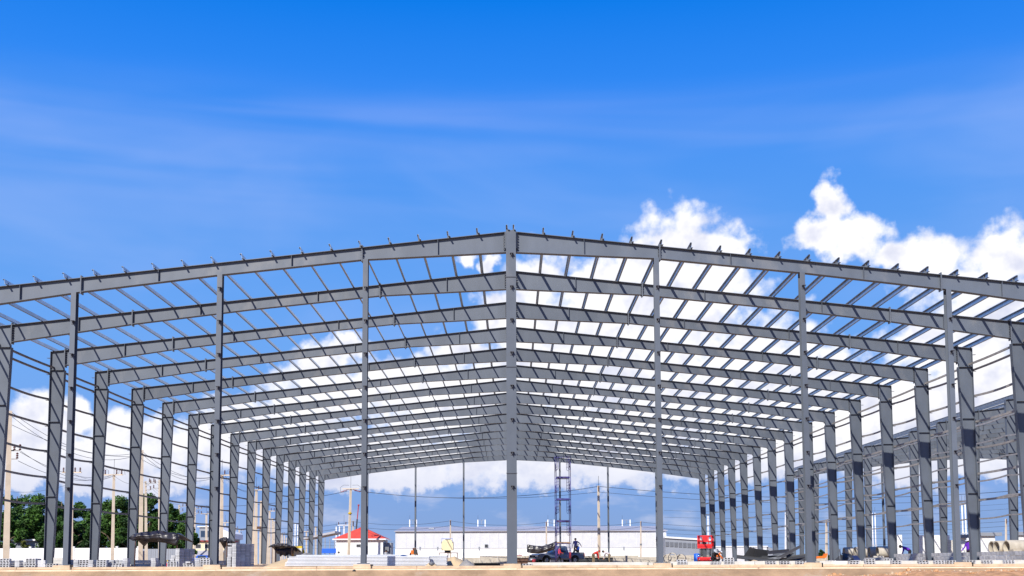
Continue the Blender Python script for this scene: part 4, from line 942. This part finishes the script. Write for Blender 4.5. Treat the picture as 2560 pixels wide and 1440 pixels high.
hut_wall(2544, 2600, 1338, 100, 'last pale block hut at the tall right pole', .3)
# ------------------------------------------------------------------ water tank on a table
wt_ = thing('water_tank', 'cream square water tank on a dark steel stand', 'water tank', (GX(1119, 138), 138, GL)); s = 1/PX(138)
zb_ = P(1119, 1376, 138).z-GL; zt_ = P(1119, 1350, 138).z-GL
b = MB(); R = 14.5*s; b.prism([(-R, zb_), (R, zb_), (R, zt_-5*s), (R*.78, zt_-3*s), (R*.6, zt_), (-R*.6, zt_), (-R*.78, zt_-3*s), (-R, zt_-5*s)], 'y', -.7, .7); b.build('tank', 'cream', wt_)
MB().bb(-.3, .3, -.3, .3, zt_, zt_+.08).build('lid', 'dark', wt_)
b = MB(); b.tube([(-R, -.75, zt_-.4), (-R, -.75, zt_+.15), (R*.9, -.75, zt_+.15), (R*.9, -.75, zt_-.4)], .025, 6); b.build('pipework', 'blue_paint', wt_)
zs = P(1119, 1381.5, 138).z-GL
MB().bb(-20*s, 25*s, -.9, .9, zs-.08, zs).build('stand_top', 'rust', wt_)
for xx in (-20, 2, 25): MB().bb(xx*s-.05, xx*s+.05, -.9, -.8, 0, zs-.08).build('stand_leg', 'rust', wt_)
MB().bb(-.35, .35, -.4, .4, zs, zb_).build('pedestal', 'dark', wt_)
# ------------------------------------------------------------------ small things
def lathe_thing(name, label, cat, prof, u, Y, m, z=-.08): o = MB().lathe([(0, prof[0][1])]+prof+[(0, prof[-1][1])], (0, 0, 0), 14).build(name, m, None, (GX(u, Y), Y, z)); return tag(o, label, cat)
t = thing('fire_extinguisher', 'red cylinder with yellow cap beside the three hollow blocks', 'extinguisher', (GX(419, 43.5), 43.5, -.08))
MB().lathe([(0, 0), (.032, 0), (.036, .02), (.036, .15), (.02, .19), (0, .19)], (0, 0, 0), 12).build('body', 'red_paint', t); MB().lathe([(0, .19), (.025, .19), (.03, .22), (.015, .26), (0, .26)], (0, 0, 0), 10).build('cap', 'yellow', t)
lathe_thing('bucket', 'dark red bucket standing before the pickup bumper', 'bucket', [(.06, 0), (.075, .12), (.078, .18), (.06, .18)], 1334.5, 44.5, 'red_dark', -.02)
lathe_thing('drum', 'blue plastic barrel left of the red scissor lift', 'barrel', [(.25, 0), (.28, .1), (.28, .35), (.29, .4), (.28, .45), (.27, .82), (.2, .86)], 1743, 92, 'blue_paint', GL)
b = MB(); rock(b, (0, 0, .1), .17, random.Random(4)); tag(b.build('grey_sack', 'plastic_grey', None, (GX(1080, 44.2), 44.2, -.10)), 'crumpled dark grey sack against the roofing sheets', 'sack')
b = MB(); rock(b, (0, 0, .02), .06, random.Random(5)); tag(b.build('red_rag', 'red_dark', None, (GX(920, 44.0), 44.0, -.08)), 'dark red rag beside the gable post before the sheets', 'rag')
b = MB(); rock(b, (0, 0, .02), .06, random.Random(6)); tag(b.build('red_rag', 'red_dark', None, (GX(144, 43.25), 43.25, -.06)), 'red rag beside two hollow blocks at the pale pallet', 'rag')
MB().lathe([(0, -.06), (.065, -.06), (.07, .05), (.05, .05), (.05, -.03), (0, -.03)], (GX(886, 42.9), -.12, -.28), 12, 'y').build('drain_stub', 'black', fb)
for i in range(-3, 4): MB().bb(.36, .40, 0, .05, -.2, -.02).build('conduit', 'black', fb, (i*PB, 0, 0))
rg = random.Random(77)
def tuft(u, Y, w_, label):
    V, Fc = [], []
    for _ in range(160):
        x = rg.gauss(0, w_/2.5); h = rg.uniform(.05, .14); d = rg.uniform(-.05, .05); y = rg.uniform(-.2, .2); k = len(V)
        V += [(x-.012, y, 0), (x+.012, y, 0), (x+d, y, h)]; Fc.append((k, k+1, k+2))
    me = bpy.data.meshes.new('grass_tuft'); me.from_pydata(V, [], Fc); o = put('grass_tuft', me, 'grass', None, (GX(u, Y), Y, -.09)); tag(o, label, 'grass', kind='stuff')
tuft(1566, 47, .6, 'short grass tuft beside a flat block'); tuft(1615, 48, .7, 'short grass tuft near the slim pole'); tuft(1500, 60, 3.0, 'thin grass strip at the feet of the bending workers'); tuft(597, 70, .5, 'small green weed by the tallest block pile')
b = MB(); b.prism([(-.6, 0), (.5, .1), (.65, .55), (.45, .55), (.3, .28), (-.5, .25)], 'y', -.4, .4); tag(b.build('excavator_bucket', 'orange', None, (GX(2052, 120), 120, .35)), 'orange excavator bucket before the distant round tree', 'bucket')
o = MB().bb(-.55, .55, -.4, .4, 0, .5).build('crate', 'concrete_pipe', None, (GX(2052, 119.9), 120, GL)); tag(o, 'pale concrete base under the orange bucket', 'base')
for (u, m, lb) in ((972, 'orange', 'orange site barrow seen past the red roofed house'),):
    t = thing('wheelbarrow', lb, 'barrow', (GX(u, 130), 130, GL)); MB().prism([(-.5, .9), (-.1, .5), (.35, .2), (.45, .45), (.2, .8), (-.3, 1.15)], 'y', -.3, .3).build('tray', m, t)
    MB().lathe([(0, -.05), (.2, -.05), (.2, .05), (0, .05)], (.3, 0, .2), 12, 'y').build('wheel', 'tyre', t); MB().beam((-.5, -.25, 0), (-.1, -.25, .6), .05).build('leg', 'rust', t); MB().beam((-.5, .25, 0), (-.1, .25, .6), .05).build('leg', 'rust', t)
t = thing('generator_set', 'orange generator with a dark engine before the pale warehouse', 'generator', (GX(1034, 132), 132, GL)); s = 1/PX(132)
MB().box((-3*s, 0, 1.45), (7*s, .5, .45)).build('tank', 'orange', t); MB().box((5*s, 0, 1.5), (8*s, .6, .55)).build('engine', 'dark', t); MB().lathe([(0, -.2), (.16, -.2), (.16, .2), (0, .2)], (2*s, -.1, 1.8), 12, 'x').build('air_filter', 'rust', t)
for xx in (-8*s, 9*s): MB().bb(xx-.05, xx+.05, -.3, .3, 0, 1.4).build('leg', 'rust', t)
MB().bb(-10*s, 11*s, -.3, .3, 1.15, 1.22).build('deck', 'wood', t)
for (u, lb) in ((1295, 'slim work table with pipe fittings behind the central post'),):
    t = thing('work_table', lb, 'table', (GX(1292, 128), 128, GL)); MB().bb(-.5, .6, -.4, .4, .95, 1.02).build('top', 'red_dark', t)
    for xx in (-.45, .5): MB().bb(xx-.04, xx+.04, -.35, -.28, 0, .95).build('leg', 'concrete_pale', t)
    MB().tube([(.35, 0, 1.02), (.35, 0, 1.7), (.5, 0, 1.72), (.5, 0, 1.1)], .03, 6).build('pipe', 'galv_dull', t)
# ------------------------------------------------------------------ scaffold tower
Ys_ = 86.0; LH = 1.70
sc = thing('scaffold_tower', 'tall blue scaffold tower of five lifts beside the pickup', 'scaffold', (GX(1408, Ys_, 1380), Ys_, GL), .05)
HWs = .56
for l in range(5):
    z = l*LH
    for y in (-.55, .55):
        f = MB()
        for s in (-1, 1): f.tube([(s*HWs, y, z), (s*HWs, y, z+LH-.01)], .024, 6)
        fo = f.build('frame', 'scaffold', sc) if False else None
        for s in (-1, 1): MB().tube([(s*HWs, y, z), (s*HWs, y, z+LH-.01)], .026, 6).build('standard', 'scaffold', sc)
        h = MB(); h.tube([(-HWs, y, z+LH-.08), (HWs, y, z+LH-.08)], .024, 6); h.build('transom', 'scaffold', sc)
        for s in (-1, 1):
            k = MB(); k.tube([(s*HWs, y, z+.55), (s*(HWs-.16), y, z+.60), (s*(HWs-.2), y, z+.75), (s*(HWs-.2), y, z+LH-.08)], .016, 5)
            for zz in (.85, 1.1, 1.35): k.beam((s*HWs, y, z+zz), (s*(HWs-.2), y, z+zz), .022)
            k.build('ladder_bracket', 'scaffold', sc)
    for s in (-1, 1):
        MB().tube([(s*HWs, -.55, z+.4), (s*HWs, .55, z+1.4)], .014, 5).build('cross_brace', 'scaffold', sc); MB().tube([(s*HWs*.97, .55, z+.4), (s*HWs*.97, -.55, z+1.4)], .014, 5).build('cross_brace', 'scaffold', sc)
    if l < 4: MB().bb(-.5, .5, -.52, .52, z+LH-.05, z+LH+.03).build('deck', 'scaffold' if l else 'wood', sc)
for s in (-1, 1):
    for y in (-.55, .55): MB().bb(s*HWs-.07, s*HWs+.07, y-.07, y+.07, -.012, 0).build('base_plate', 'galv_dull', sc)
tag(MB().bb(-.07, .07, -.03, .03, -.35, .12).build('hanging_bag', 'red_dark', None, (GX(1425, 85.4), 85.3, P(1425, 1384, 85.3).z)), 'dark red bag hanging on the scaffold leg', 'bag')
# ------------------------------------------------------------------ pickup truck
tr = thing('pickup_truck', 'blue grey pickup truck parked with its bonnet under a tarpaulin', 'pickup', (GX(1392, 108, 1400), 108.0, GL), radians(26))
# local: nose at -x, x from -2.65 to 2.65, half width .92
def arch(cx_, r, z0, n=9): return [(cx_+r*cos(pi-pi*i/n), z0+r*sin(pi-pi*i/n)) for i in range(n+1)]
side = [(-2.6, .42)] + arch(-1.60, .46, .42) + arch(1.55, .46, .42) + [(2.55, .48), (2.62, .75), (2.60, 1.06), (.62, 1.07), (-.60, 1.07), (-1.25, 1.06), (-2.25, .99), (-2.52, .88), (-2.65, .60)]
b = MB()
n = len(side)
for sgn in (-1, 1):
    pass
vs = [(p[0], -.88, p[1]) for p in side] + [(p[0], .88, p[1]) for p in side]
def shr(p, y): return (p[0], y*(.93 if p[1] > 1.0 else (1.0 if p[1] > .5 else .97)), p[1])
vs = [shr(p, -.9) for p in side] + [shr(p, .9) for p in side]
b.add(vs, [tuple(range(n))[::-1], tuple(range(n, 2*n))] + [(i, (i+1) % n, n+(i+1) % n, n+i) for i in range(n)])
bo = b.build('body', 'truck', tr); bv = bo.modifiers.new('b', 'BEVEL'); bv.width = .03; bv.segments = 2; bv.angle_limit = .6
cab = [(-.75, 1.065), (-.05, 1.66), (.15, 1.76), (.62, 1.76), (.80, 1.68), (.88, 1.08)]
b = MB(); nc = len(cab)
vs = [(x, -.84 if z < 1.2 else -.68, z) for x, z in cab] + [(x, .84 if z < 1.2 else .68, z) for x, z in cab]
b.add(vs, [tuple(range(nc))[::-1], tuple(range(nc, 2*nc))] + [(i, (i+1) % nc, nc+(i+1) % nc, nc+i) for i in range(nc)])
co = b.build('cab', 'truck', tr); bv = co.modifiers.new('b', 'BEVEL'); bv.width = .04; bv.segments = 2; bv.angle_limit = .5
for s in (-1, 1):
    b = MB(); y0, y1 = s*.835, s*.70
    b.add([(-.42, y0, 1.14), (.10, s*.715, 1.58), (.48, s*.70, 1.62), (.58, y0, 1.14)], [(0, 1, 2, 3) if s < 0 else (3, 2, 1, 0)]); solid(b.build('side_window', 'glass', tr), .02)
b = MB(); b.add([(-.72, -.70, 1.12), (-.72, .70, 1.12), (-.10, .60, 1.64), (-.10, -.60, 1.64)], [(0, 1, 2, 3)]); solid(b.build('windscreen', 'glass', tr), .03)
MB().bb(.95, 2.5, -.76, .76, 1.075, 1.085).build('bed_liner', 'black', tr)
for s in (-1, 1): MB().bb(.92, 2.58, s*.84-.05, s*.84+.05, 1.072, 1.14).build('bed_rail', 'truck', tr)
MB().bb(2.5, 2.59, -.78, .78, 1.072, 1.14).build('tailgate_top', 'truck', tr)
for x in (-1.60, 1.55):
    for s in (-1, 1):
        wo = MB().lathe([(.22, -.11), (.34, -.12), (.385, -.07), (.385, .07), (.34, .12), (.22, .11)], (0, 0, 0), 22, 'y').build('wheel', 'tyre', tr, (x, s*.80, .385))
        r = MB(); r.lathe([(0, -.03), (.08, -.05), (.22, -.02), (.235, .06), (0, .06)], (0, 0, 0), 20, 'y') if s < 0 else r.lathe([(0, .03), (.08, .05), (.22, .02), (.235, -.06), (0, -.06)], (0, 0, 0), 20, 'y')
        r.build('rim', 'plastic_grey', wo, (0, s*.07, 0))
        sp_ = MB()
        for k in range(5): a = 2*pi*k/5; sp_.beam((.05*cos(a), s*.10, .05*sin(a)), (.22*cos(a), s*.10, .22*sin(a)), .05, .03)
        sp_.build('spokes', 'chrome', wo)
MB().bb(-2.70, -2.62, -.55, .55, .62, .86).build('grille', 'black', tr); MB().bb(-2.73, -2.66, -.60, .60, .87, .90).bb(-2.73, -2.66, -.60, .60, .57, .60).build('grille_trim', 'chrome', tr)
for s in (-1, 1):
    MB().box((-2.52, s*.72, .80), (.22, .32, .16), s*-.35).build('headlight', 'lamp', tr); MB().box((-2.55, s*.76, .52), (.16, .2, .12), s*-.3).build('fog_lamp', 'black', tr)
    MB().bb(2.56, 2.635, s*.80-.09, s*.80+.09, .70, 1.05).build('tail_lamp', 'lamp_red', tr)
MB().bb(-2.75, -2.6, -.82, .82, .36, .56).build('bumper', 'truck', tr); MB().bb(2.58, 2.74, -.75, .75, .45, .58).build('rear_bumper', 'chrome', tr)
MB().bb(-2.765, -2.752, -.24, .24, .41, .52).build('number_plate', 'mesh_white', tr)
for s in (-1, 1): MB().box((-.35, s*1.0, 1.2), (.12, .2, .18)).build('mirror', 'truck', tr)
MB().bb(.05, .22, -.925, -.9, .95, .99).build('door_handle', 'chrome', tr)
tarp('tarpaulin', 'black tarpaulin draped over the pickup bonnet and tied to the scaffold', [(1318, 1361.5), (1329, 1363), (1345, 1365), (1356, 1365), (1375, 1360), (1386, 1355), (1392, 1353)], [(1317, 1380), (1328, 1383), (1345, 1384), (1358, 1382.5), (1373, 1378), (1385, 1374), (1392, 1364)], 104.6, 1.2, 'tarp', [(1320, 1370)], bulge=.2)
# parked blue car behind the left wall
bc = thing('parked_car', 'dark blue car roof showing over the shaded block wall', 'car', (GX(510, 112), 112, GL), .1)
b = MB(); b.prism([(-1.2, .3), (1.2, .3), (1.25, .62), (1.1, .68), (.55, .72), (.35, 1.02), (-.55, 1.02), (-.75, .72), (-1.2, .66)], 'y', -.5, .5); o = b.build('body', 'blue_paint', bc); bv = o.modifiers.new('b', 'BEVEL'); bv.width = .05; bv.segments = 2
bc.scale = (1.0, 1.5, 1.0)
for x in (-.75, .75):
    for s in (-1, 1): MB().lathe([(0, -.08), (.28, -.08), (.28, .08), (0, .08)], (0, 0, 0), 14, 'y').build('wheel', 'tyre', bc, (x, s*.45, .28))
for s in (-1, 1): MB().bb(-.5, .3, s*.503-.004, s*.503+.004, .74, .97).build('side_window', 'glass', bc)
# ------------------------------------------------------------------ scissor lift
sf = thing('scissor_lift', 'bright red scissor lift with lowered basket and black scissor arms', 'scissor lift', (GX(1763, 90), 90, GL), radians(-14))
MB().prism([(-.55, .18), (.55, .18), (.62, .42), (.62, .55), (-.62, .55), (-.62, .42)], 'y', -.2, 1.9).build('chassis', 'red_paint', sf)
MB().prism([(-.40, .06), (.40, .06), (.5, .18), (-.5, .18)], 'y', -.15, 1.85).build('pothole_guard', 'red_paint', sf)
for s in (-1, 1):
    for y in (.15, 1.5): wo = MB().lathe([(0, -.08), (.2, -.08), (.22, 0), (.2, .08), (0, .08)], (0, 0, 0), 16, 'x').build('wheel', 'tyre', sf, (s*.56, y, .22))
for i in range(6):
    z = .62+i*.105
    for s in (-1, 1): MB().beam((s*.36, -.05, z), (s*.36, 1.7, z+.05), .07, .075).build('scissor_arm', 'black', sf); 
    MB().beam((-.42, -.08, z), (.42, -.08, z), .06).build('pivot_bar', 'dark', sf); MB().lathe([(0, -.02), (.035, -.02), (.035, .02), (0, .02)], (-.46, -.02, z), 8, 'x').build('pivot_pin', 'chrome', sf)
MB().bb(-.58, .58, -.3, 1.95, 1.26, 1.42).build('platform', 'red_paint', sf); MB().bb(-.58, .58, -.33, -.30, 1.42, 1.60).build('toe_board', 'red_paint', sf)
for x in (-.56, .56):
    for y in (-.28, .5, 1.2, 1.92): MB().tube([(x, y, 1.42), (x, y, 2.30)], .03, 6).build('rail_post', 'red_paint', sf)
    for z in (1.85, 2.28): MB().tube([(x, -.28, z), (x, 1.92, z)], .03, 6).build('rail', 'red_paint', sf)
for y in (-.28, 1.92):
    for z in (1.85, 2.28): MB().tube([(-.56, y, z), (.56, y, z)], .03, 6).build('rail', 'red_paint', sf)
MB().bb(-.18, .28, -.34, -.26, 1.78, 2.30).build('control_panel', 'red_paint', sf); MB().bb(-.16, .02, -.2, -.02, 1.45, 1.8).build('control_box', 'black', sf)
for x in (-.28, .32): MB().tube([(x, -.29, 1.42), (x, -.29, 2.28)], .03, 6).build('rail_post', 'red_paint', sf)
MB().box((-.44, -.215, .36), (.08, .03, .06)).build('lamp', 'mesh_white', sf); MB().box((.44, -.215, .36), (.08, .03, .06)).build('lamp', 'mesh_white', sf)
# ------------------------------------------------------------------ people
def person(label, Y, u, joints, mats, yaw=0.0, z=GL, sc_=1.0, hat=None, hair='black', name='person'):
    """joints: dict of points; the body is one skinned mesh, its faces coloured by the nearest bone"""
    J = joints; pts = []; rad = []; edges = []; bone = []; idx = {}
    def v(n_, p, r): idx[n_] = len(pts); pts.append(Vector(p)); rad.append(r); return idx[n_]
    def e(a, b_, m): edges.append((idx[a], idx[b_])); bone.append((idx[a], idx[b_], m))
    v('pel', J['pel'], .13); v('wst', Vector(J['pel']).lerp(Vector(J['chest']), .45), .125); v('chest', J['chest'], .15); v('neck', J['neck'], .06)
    hd = Vector(J['head']); nk = Vector(J['neck']); dn = (hd-nk).normalized(); v('jaw', nk+dn*.08, .075); v('head', hd, .098); v('crown', hd+dn*.08, .07)
    e('pel', 'wst', 1); e('wst', 'chest', 1); e('chest', 'neck', 1); e('neck', 'jaw', 0); e('jaw', 'head', 0); e('head', 'crown', 0)
    fwd = Vector(J.get('face', (1, 0, 0)))
    v('nose', hd+fwd*.115-dn*.02, .018); e('head', 'nose', 0)
    for s, k in ((1, 'L'), (-1, 'R')):
        sh, el_, wr = Vector(J['sh'+k]), Vector(J['el'+k]), Vector(J['wr'+k])
        v('sh'+k, sh, .075); v('el'+k, el_, .05); v('wr'+k, wr, .033); d = (wr-el_).normalized(); pa = wr+d*.07; v('pa'+k, pa, .036)
        e('chest', 'sh'+k, 1); e('sh'+k, 'el'+k, 1); e('el'+k, 'wr'+k, J.get('sleeve', 1)); e('wr'+k, 'pa'+k, 0)
        side_ = d.cross(Vector((0, 1, 0)) if abs(d.y) < .9 else Vector((1, 0, 0))).normalized()
        for i in range(4):
            a = pa+d*.03+side_*(.03*(1.5-i)*.75); b_ = a+d*(.05, .06, .055, .04)[i]+side_.cross(d)*.02
            v('f%s%d' % (k, i), a, .0095); v('g%s%d' % (k, i), b_, .008); e('pa'+k, 'f%s%d' % (k, i), 0); e('f%s%d' % (k, i), 'g%s%d' % (k, i), 0)
        a = wr+d*.04+side_*.045; v('t'+k, a, .01); v('u'+k, a+d*.04+side_*.012, .009); e('wr'+k, 't'+k, 0); e('t'+k, 'u'+k, 0)
        hp, kn, an = Vector(J['hip'+k]), Vector(J['kn'+k]), Vector(J['an'+k])
        v('hp'+k, hp, .10); v('kn'+k, kn, .068); v('an'+k, an, .045); v('to'+k, an+Vector(J.get('toe', (.16, 0, -.05))), .04)
        e('pel', 'hp'+k, 2); e('hp'+k, 'kn'+k, 2); e('kn'+k, 'an'+k, 2); e('an'+k, 'to'+k, 3)
    me = bpy.data.meshes.new('body'); me.from_pydata([tuple(p) for p in pts], edges, []); tmp = bpy.data.objects.new('tmp', me); COL.objects.link(tmp)
    md = tmp.modifiers.new('skin', 'SKIN'); sk = me.skin_vertices[0].data
    for i, r in enumerate(rad): sk[i].radius = (r, r); sk[i].use_root = (i == 0)
    ss_ = tmp.modifiers.new('sub', 'SUBSURF'); ss_.levels = 1; ss_.render_levels = 1
    dg = bpy.context.evaluated_depsgraph_get(); ev = tmp.evaluated_get(dg); m2_ = bpy.data.meshes.new_from_object(ev)
    bpy.data.objects.remove(tmp)
    m2_.materials.clear()
    for k in ('skin' if len(mats) < 4 else mats[3], mats[0], mats[1], mats[2]): m2_.materials.append(MT[k])
    for p in m2_.polygons:
        c = p.center; best = (9e9, 0)
        for (a, b_, m) in bone:
            A, B = pts[a], pts[b_]; ab = B-A; t_ = max(0, min(1, (c-A).dot(ab)/max(ab.length_squared, 1e-9))); dd = (c-(A+ab*t_)).length-(rad[a]+(rad[b_]-rad[a])*t_)
            if dd < best[0]: best = (dd, m)
        p.material_index = best[1]; p.use_smooth = True
    t = thing(name, label, 'person', (GX(u, Y), Y, z), yaw, 'workers on the site'); t.scale = (sc_,)*3
    put('body', m2_, None, t)
    hb = MB(); hb.lathe([(.112, -.02), (.112, .05), (.085, .11), (.0, .135)], (0, 0, 0), 14); ho = hb.build('hair' if not hat else 'cap', hair if not hat else hat[0], t, tuple(hd+dn*.01-fwd*.012))
    ho.rotation_euler = (0, math.atan2(dn.x, dn.z), 0)
    if hat and hat[1] == 'brim': hb = MB(); hb.lathe([(.10, .0), (.20, -.035), (.20, -.025), (.10, .015)], (0, 0, 0), 18); b_ = hb.build('brim', hat[0], ho)
    if hat and hat[1] == 'peak': MB().prism([(.08, -.08), (.2, -.06), (.2, .06), (.08, .08)], 'z', -.005, .01).build('peak', hat[0], ho)
    for sy_ in (-1, 1): MB().box(tuple(hd+fwd*.095+Vector((0, sy_*.035, .012))), (.015, .022, .014)).build('eye', 'black', t)
    MB().box(tuple(hd+fwd*.09-dn*.065), (.012, .05, .012)).build('mouth', 'red_dark', t)
    return t
def pose(kind, arms=None):
    if kind == 'stand':
        J = dict(pel=(0, 0, .92), chest=(.02, 0, 1.28), neck=(.02, 0, 1.46), head=(.05, 0, 1.60), hipL=(0, .10, .86), hipR=(0, -.10, .86), knL=(.03, .12, .48), knR=(.02, -.12, .48), anL=(0, .13, .08), anR=(0, -.13, .08),
                 shL=(.0, .19, 1.38), shR=(.0, -.19, 1.38), elL=(.02, .26, 1.10), elR=(.02, -.26, 1.10), wrL=(.10, .25, .86), wrR=(.10, -.25, .86))
    elif kind == 'bend':
        J = dict(pel=(-.05, 0, .88), chest=(.28, 0, 1.06), neck=(.42, 0, 1.12), head=(.53, 0, 1.13), face=(.75, 0, -.66), hipL=(-.05, .10, .83), hipR=(-.05, -.10, .83), knL=(.0, .13, .46), knR=(.03, -.13, .46), anL=(-.05, .14, .08), anR=(-.02, -.14, .08),
                 shL=(.33, .18, 1.03), shR=(.33, -.18, 1.03), elL=(.42, .2, .76), elR=(.40, -.2, .76), wrL=(.50, .14, .53), wrR=(.47, -.12, .53))
    elif kind == 'walk':
        J = dict(pel=(0, 0, .90), chest=(.05, 0, 1.26), neck=(.08, 0, 1.43), head=(.12, 0, 1.57), hipL=(0, .10, .84), hipR=(0, -.10, .84), knL=(.22, .11, .48), knR=(-.10, -.11, .46), anL=(.25, .12, .08), anR=(-.38, -.12, .10),
                 shL=(.04, .19, 1.35), shR=(.04, -.19, 1.35), elL=(.02, .26, 1.08), elR=(.10, -.26, 1.08), wrL=(.20, .22, .95), wrR=(.30, -.22, 1.02))
    elif kind == 'sit':
        J = dict(pel=(0, 0, .12), chest=(.06, 0, .47), neck=(.08, 0, .64), head=(.12, 0, .78), hipL=(.02, .10, .11), hipR=(.02, -.10, .11), knL=(.42, .14, .34), knR=(.42, -.14, .34), anL=(.50, .14, .07), anR=(.50, -.14, .07),
                 shL=(.04, .19, .56), shR=(.04, -.19, .56), elL=(.12, .28, .32), elR=(.12, -.28, .32), wrL=(.34, .22, .36), wrR=(.34, -.22, .36))
    else:   # crouch
        J = dict(pel=(-.15, 0, .42), chest=(.12, 0, .70), neck=(.26, 0, .82), head=(.35, 0, .91), hipL=(-.13, .10, .38), hipR=(-.13, -.10, .38), knL=(.25, .16, .46), knR=(.25, -.16, .46), anL=(-.02, .15, .08), anR=(-.02, -.15, .08),
                 shL=(.16, .18, .72), shR=(.16, -.18, .72), elL=(.32, .24, .50), elR=(.32, -.24, .50), wrL=(.52, .16, .42), wrR=(.52, -.14, .42))
    if arms: J.update(arms)
    return J
bed = tr.matrix_basis if False else None
def on_bed(lx, ly): a = radians(26); return (tr.location.x+lx*cos(a)-ly*sin(a), tr.location.y+lx*sin(a)+ly*cos(a))
p = person('worker in dark blue shirt standing on the pickup bed with one arm raised', 108, 1438, pose('stand', dict(elR=(-.06, -.42, 1.20), wrR=(-.02, -.55, .98), elL=(.05, .27, 1.08), wrL=(.02, .30, .82))), ('navy_shirt', 'black_cloth', 'black'), pi/2+.2, GL+.72)
X_, Y_ = on_bed(1.75, .1); p.location = (GX(1439, Y_, 1370), Y_, GL+.82)
p = person('worker in bright blue shirt and cap sitting on the pickup tailgate', 108, 1447, pose('sit'), ('blue_shirt', 'black_cloth', 'black'), pi+.4, 0, 1, ('grey_cloth', 'brim'))
X_, Y_ = on_bed(2.3, -.05); p.location = (GX(1446.5, Y_, 1380), Y_, GL+1.09)
person('worker in black with a red vest stepping beside the pickup door', 104.0, 1397, pose('walk'), ('red_shirt', 'black_cloth', 'black'), .25)
person('worker in red hood and khaki trousers bending down behind the pickup', 112, 1484, pose('bend'), ('red_shirt', 'khaki', 'black'), .25, GL, 1.12, ('red_shirt', 'cap'))
person('worker in pale shirt and dark cap bending beside the tall pole', 112, 1523, pose('bend'), ('pale_shirt', 'khaki', 'black'), pi-.2, GL, 1.1, ('black_cloth', 'peak'))
person('crouching worker with pink face scarf and grey hat beside the red lift', 80, 1785, pose('crouch'), ('black_cloth', 'black_cloth', 'black', 'skin_scarf'), -pi/2+.4, GL, 1.05, ('grey_cloth', 'brim'))
person('crouching worker in orange vest behind the scarfed worker', 82, 1792, pose('crouch'), ('orange', 'black_cloth', 'black'), .2, GL, .95, ('mesh_white', 'brim'))
person('worker in purple shirt bending over behind the sunlit block wall', 78, 2274, pose('bend'), ('purple', 'black_cloth', 'black'), pi-.3, GL, 1.05, ('khaki', 'cap'))
person('worker in purple shirt and white hat standing behind the sunlit block wall', 76, 2423, pose('stand', dict(elR=(.05, -.30, 1.10), wrR=(.28, -.36, .86))), ('purple', 'black_cloth', 'black'), pi+.5, GL, 1.0, ('mesh_white', 'brim'))
for (u, Y, m, lb) in ((965, 131, 'grey_cloth', 'worker in grey standing past the red roofed house'), (1040, 131, 'black_cloth', 'worker in dark clothes behind the orange generator')):
    person(lb, Y, u, pose('crouch' if m == 'black_cloth' else 'stand'), (m, 'black_cloth', 'black'), -1.2, GL, 1.0, ('red_dark', 'brim') if m == 'black_cloth' else None)
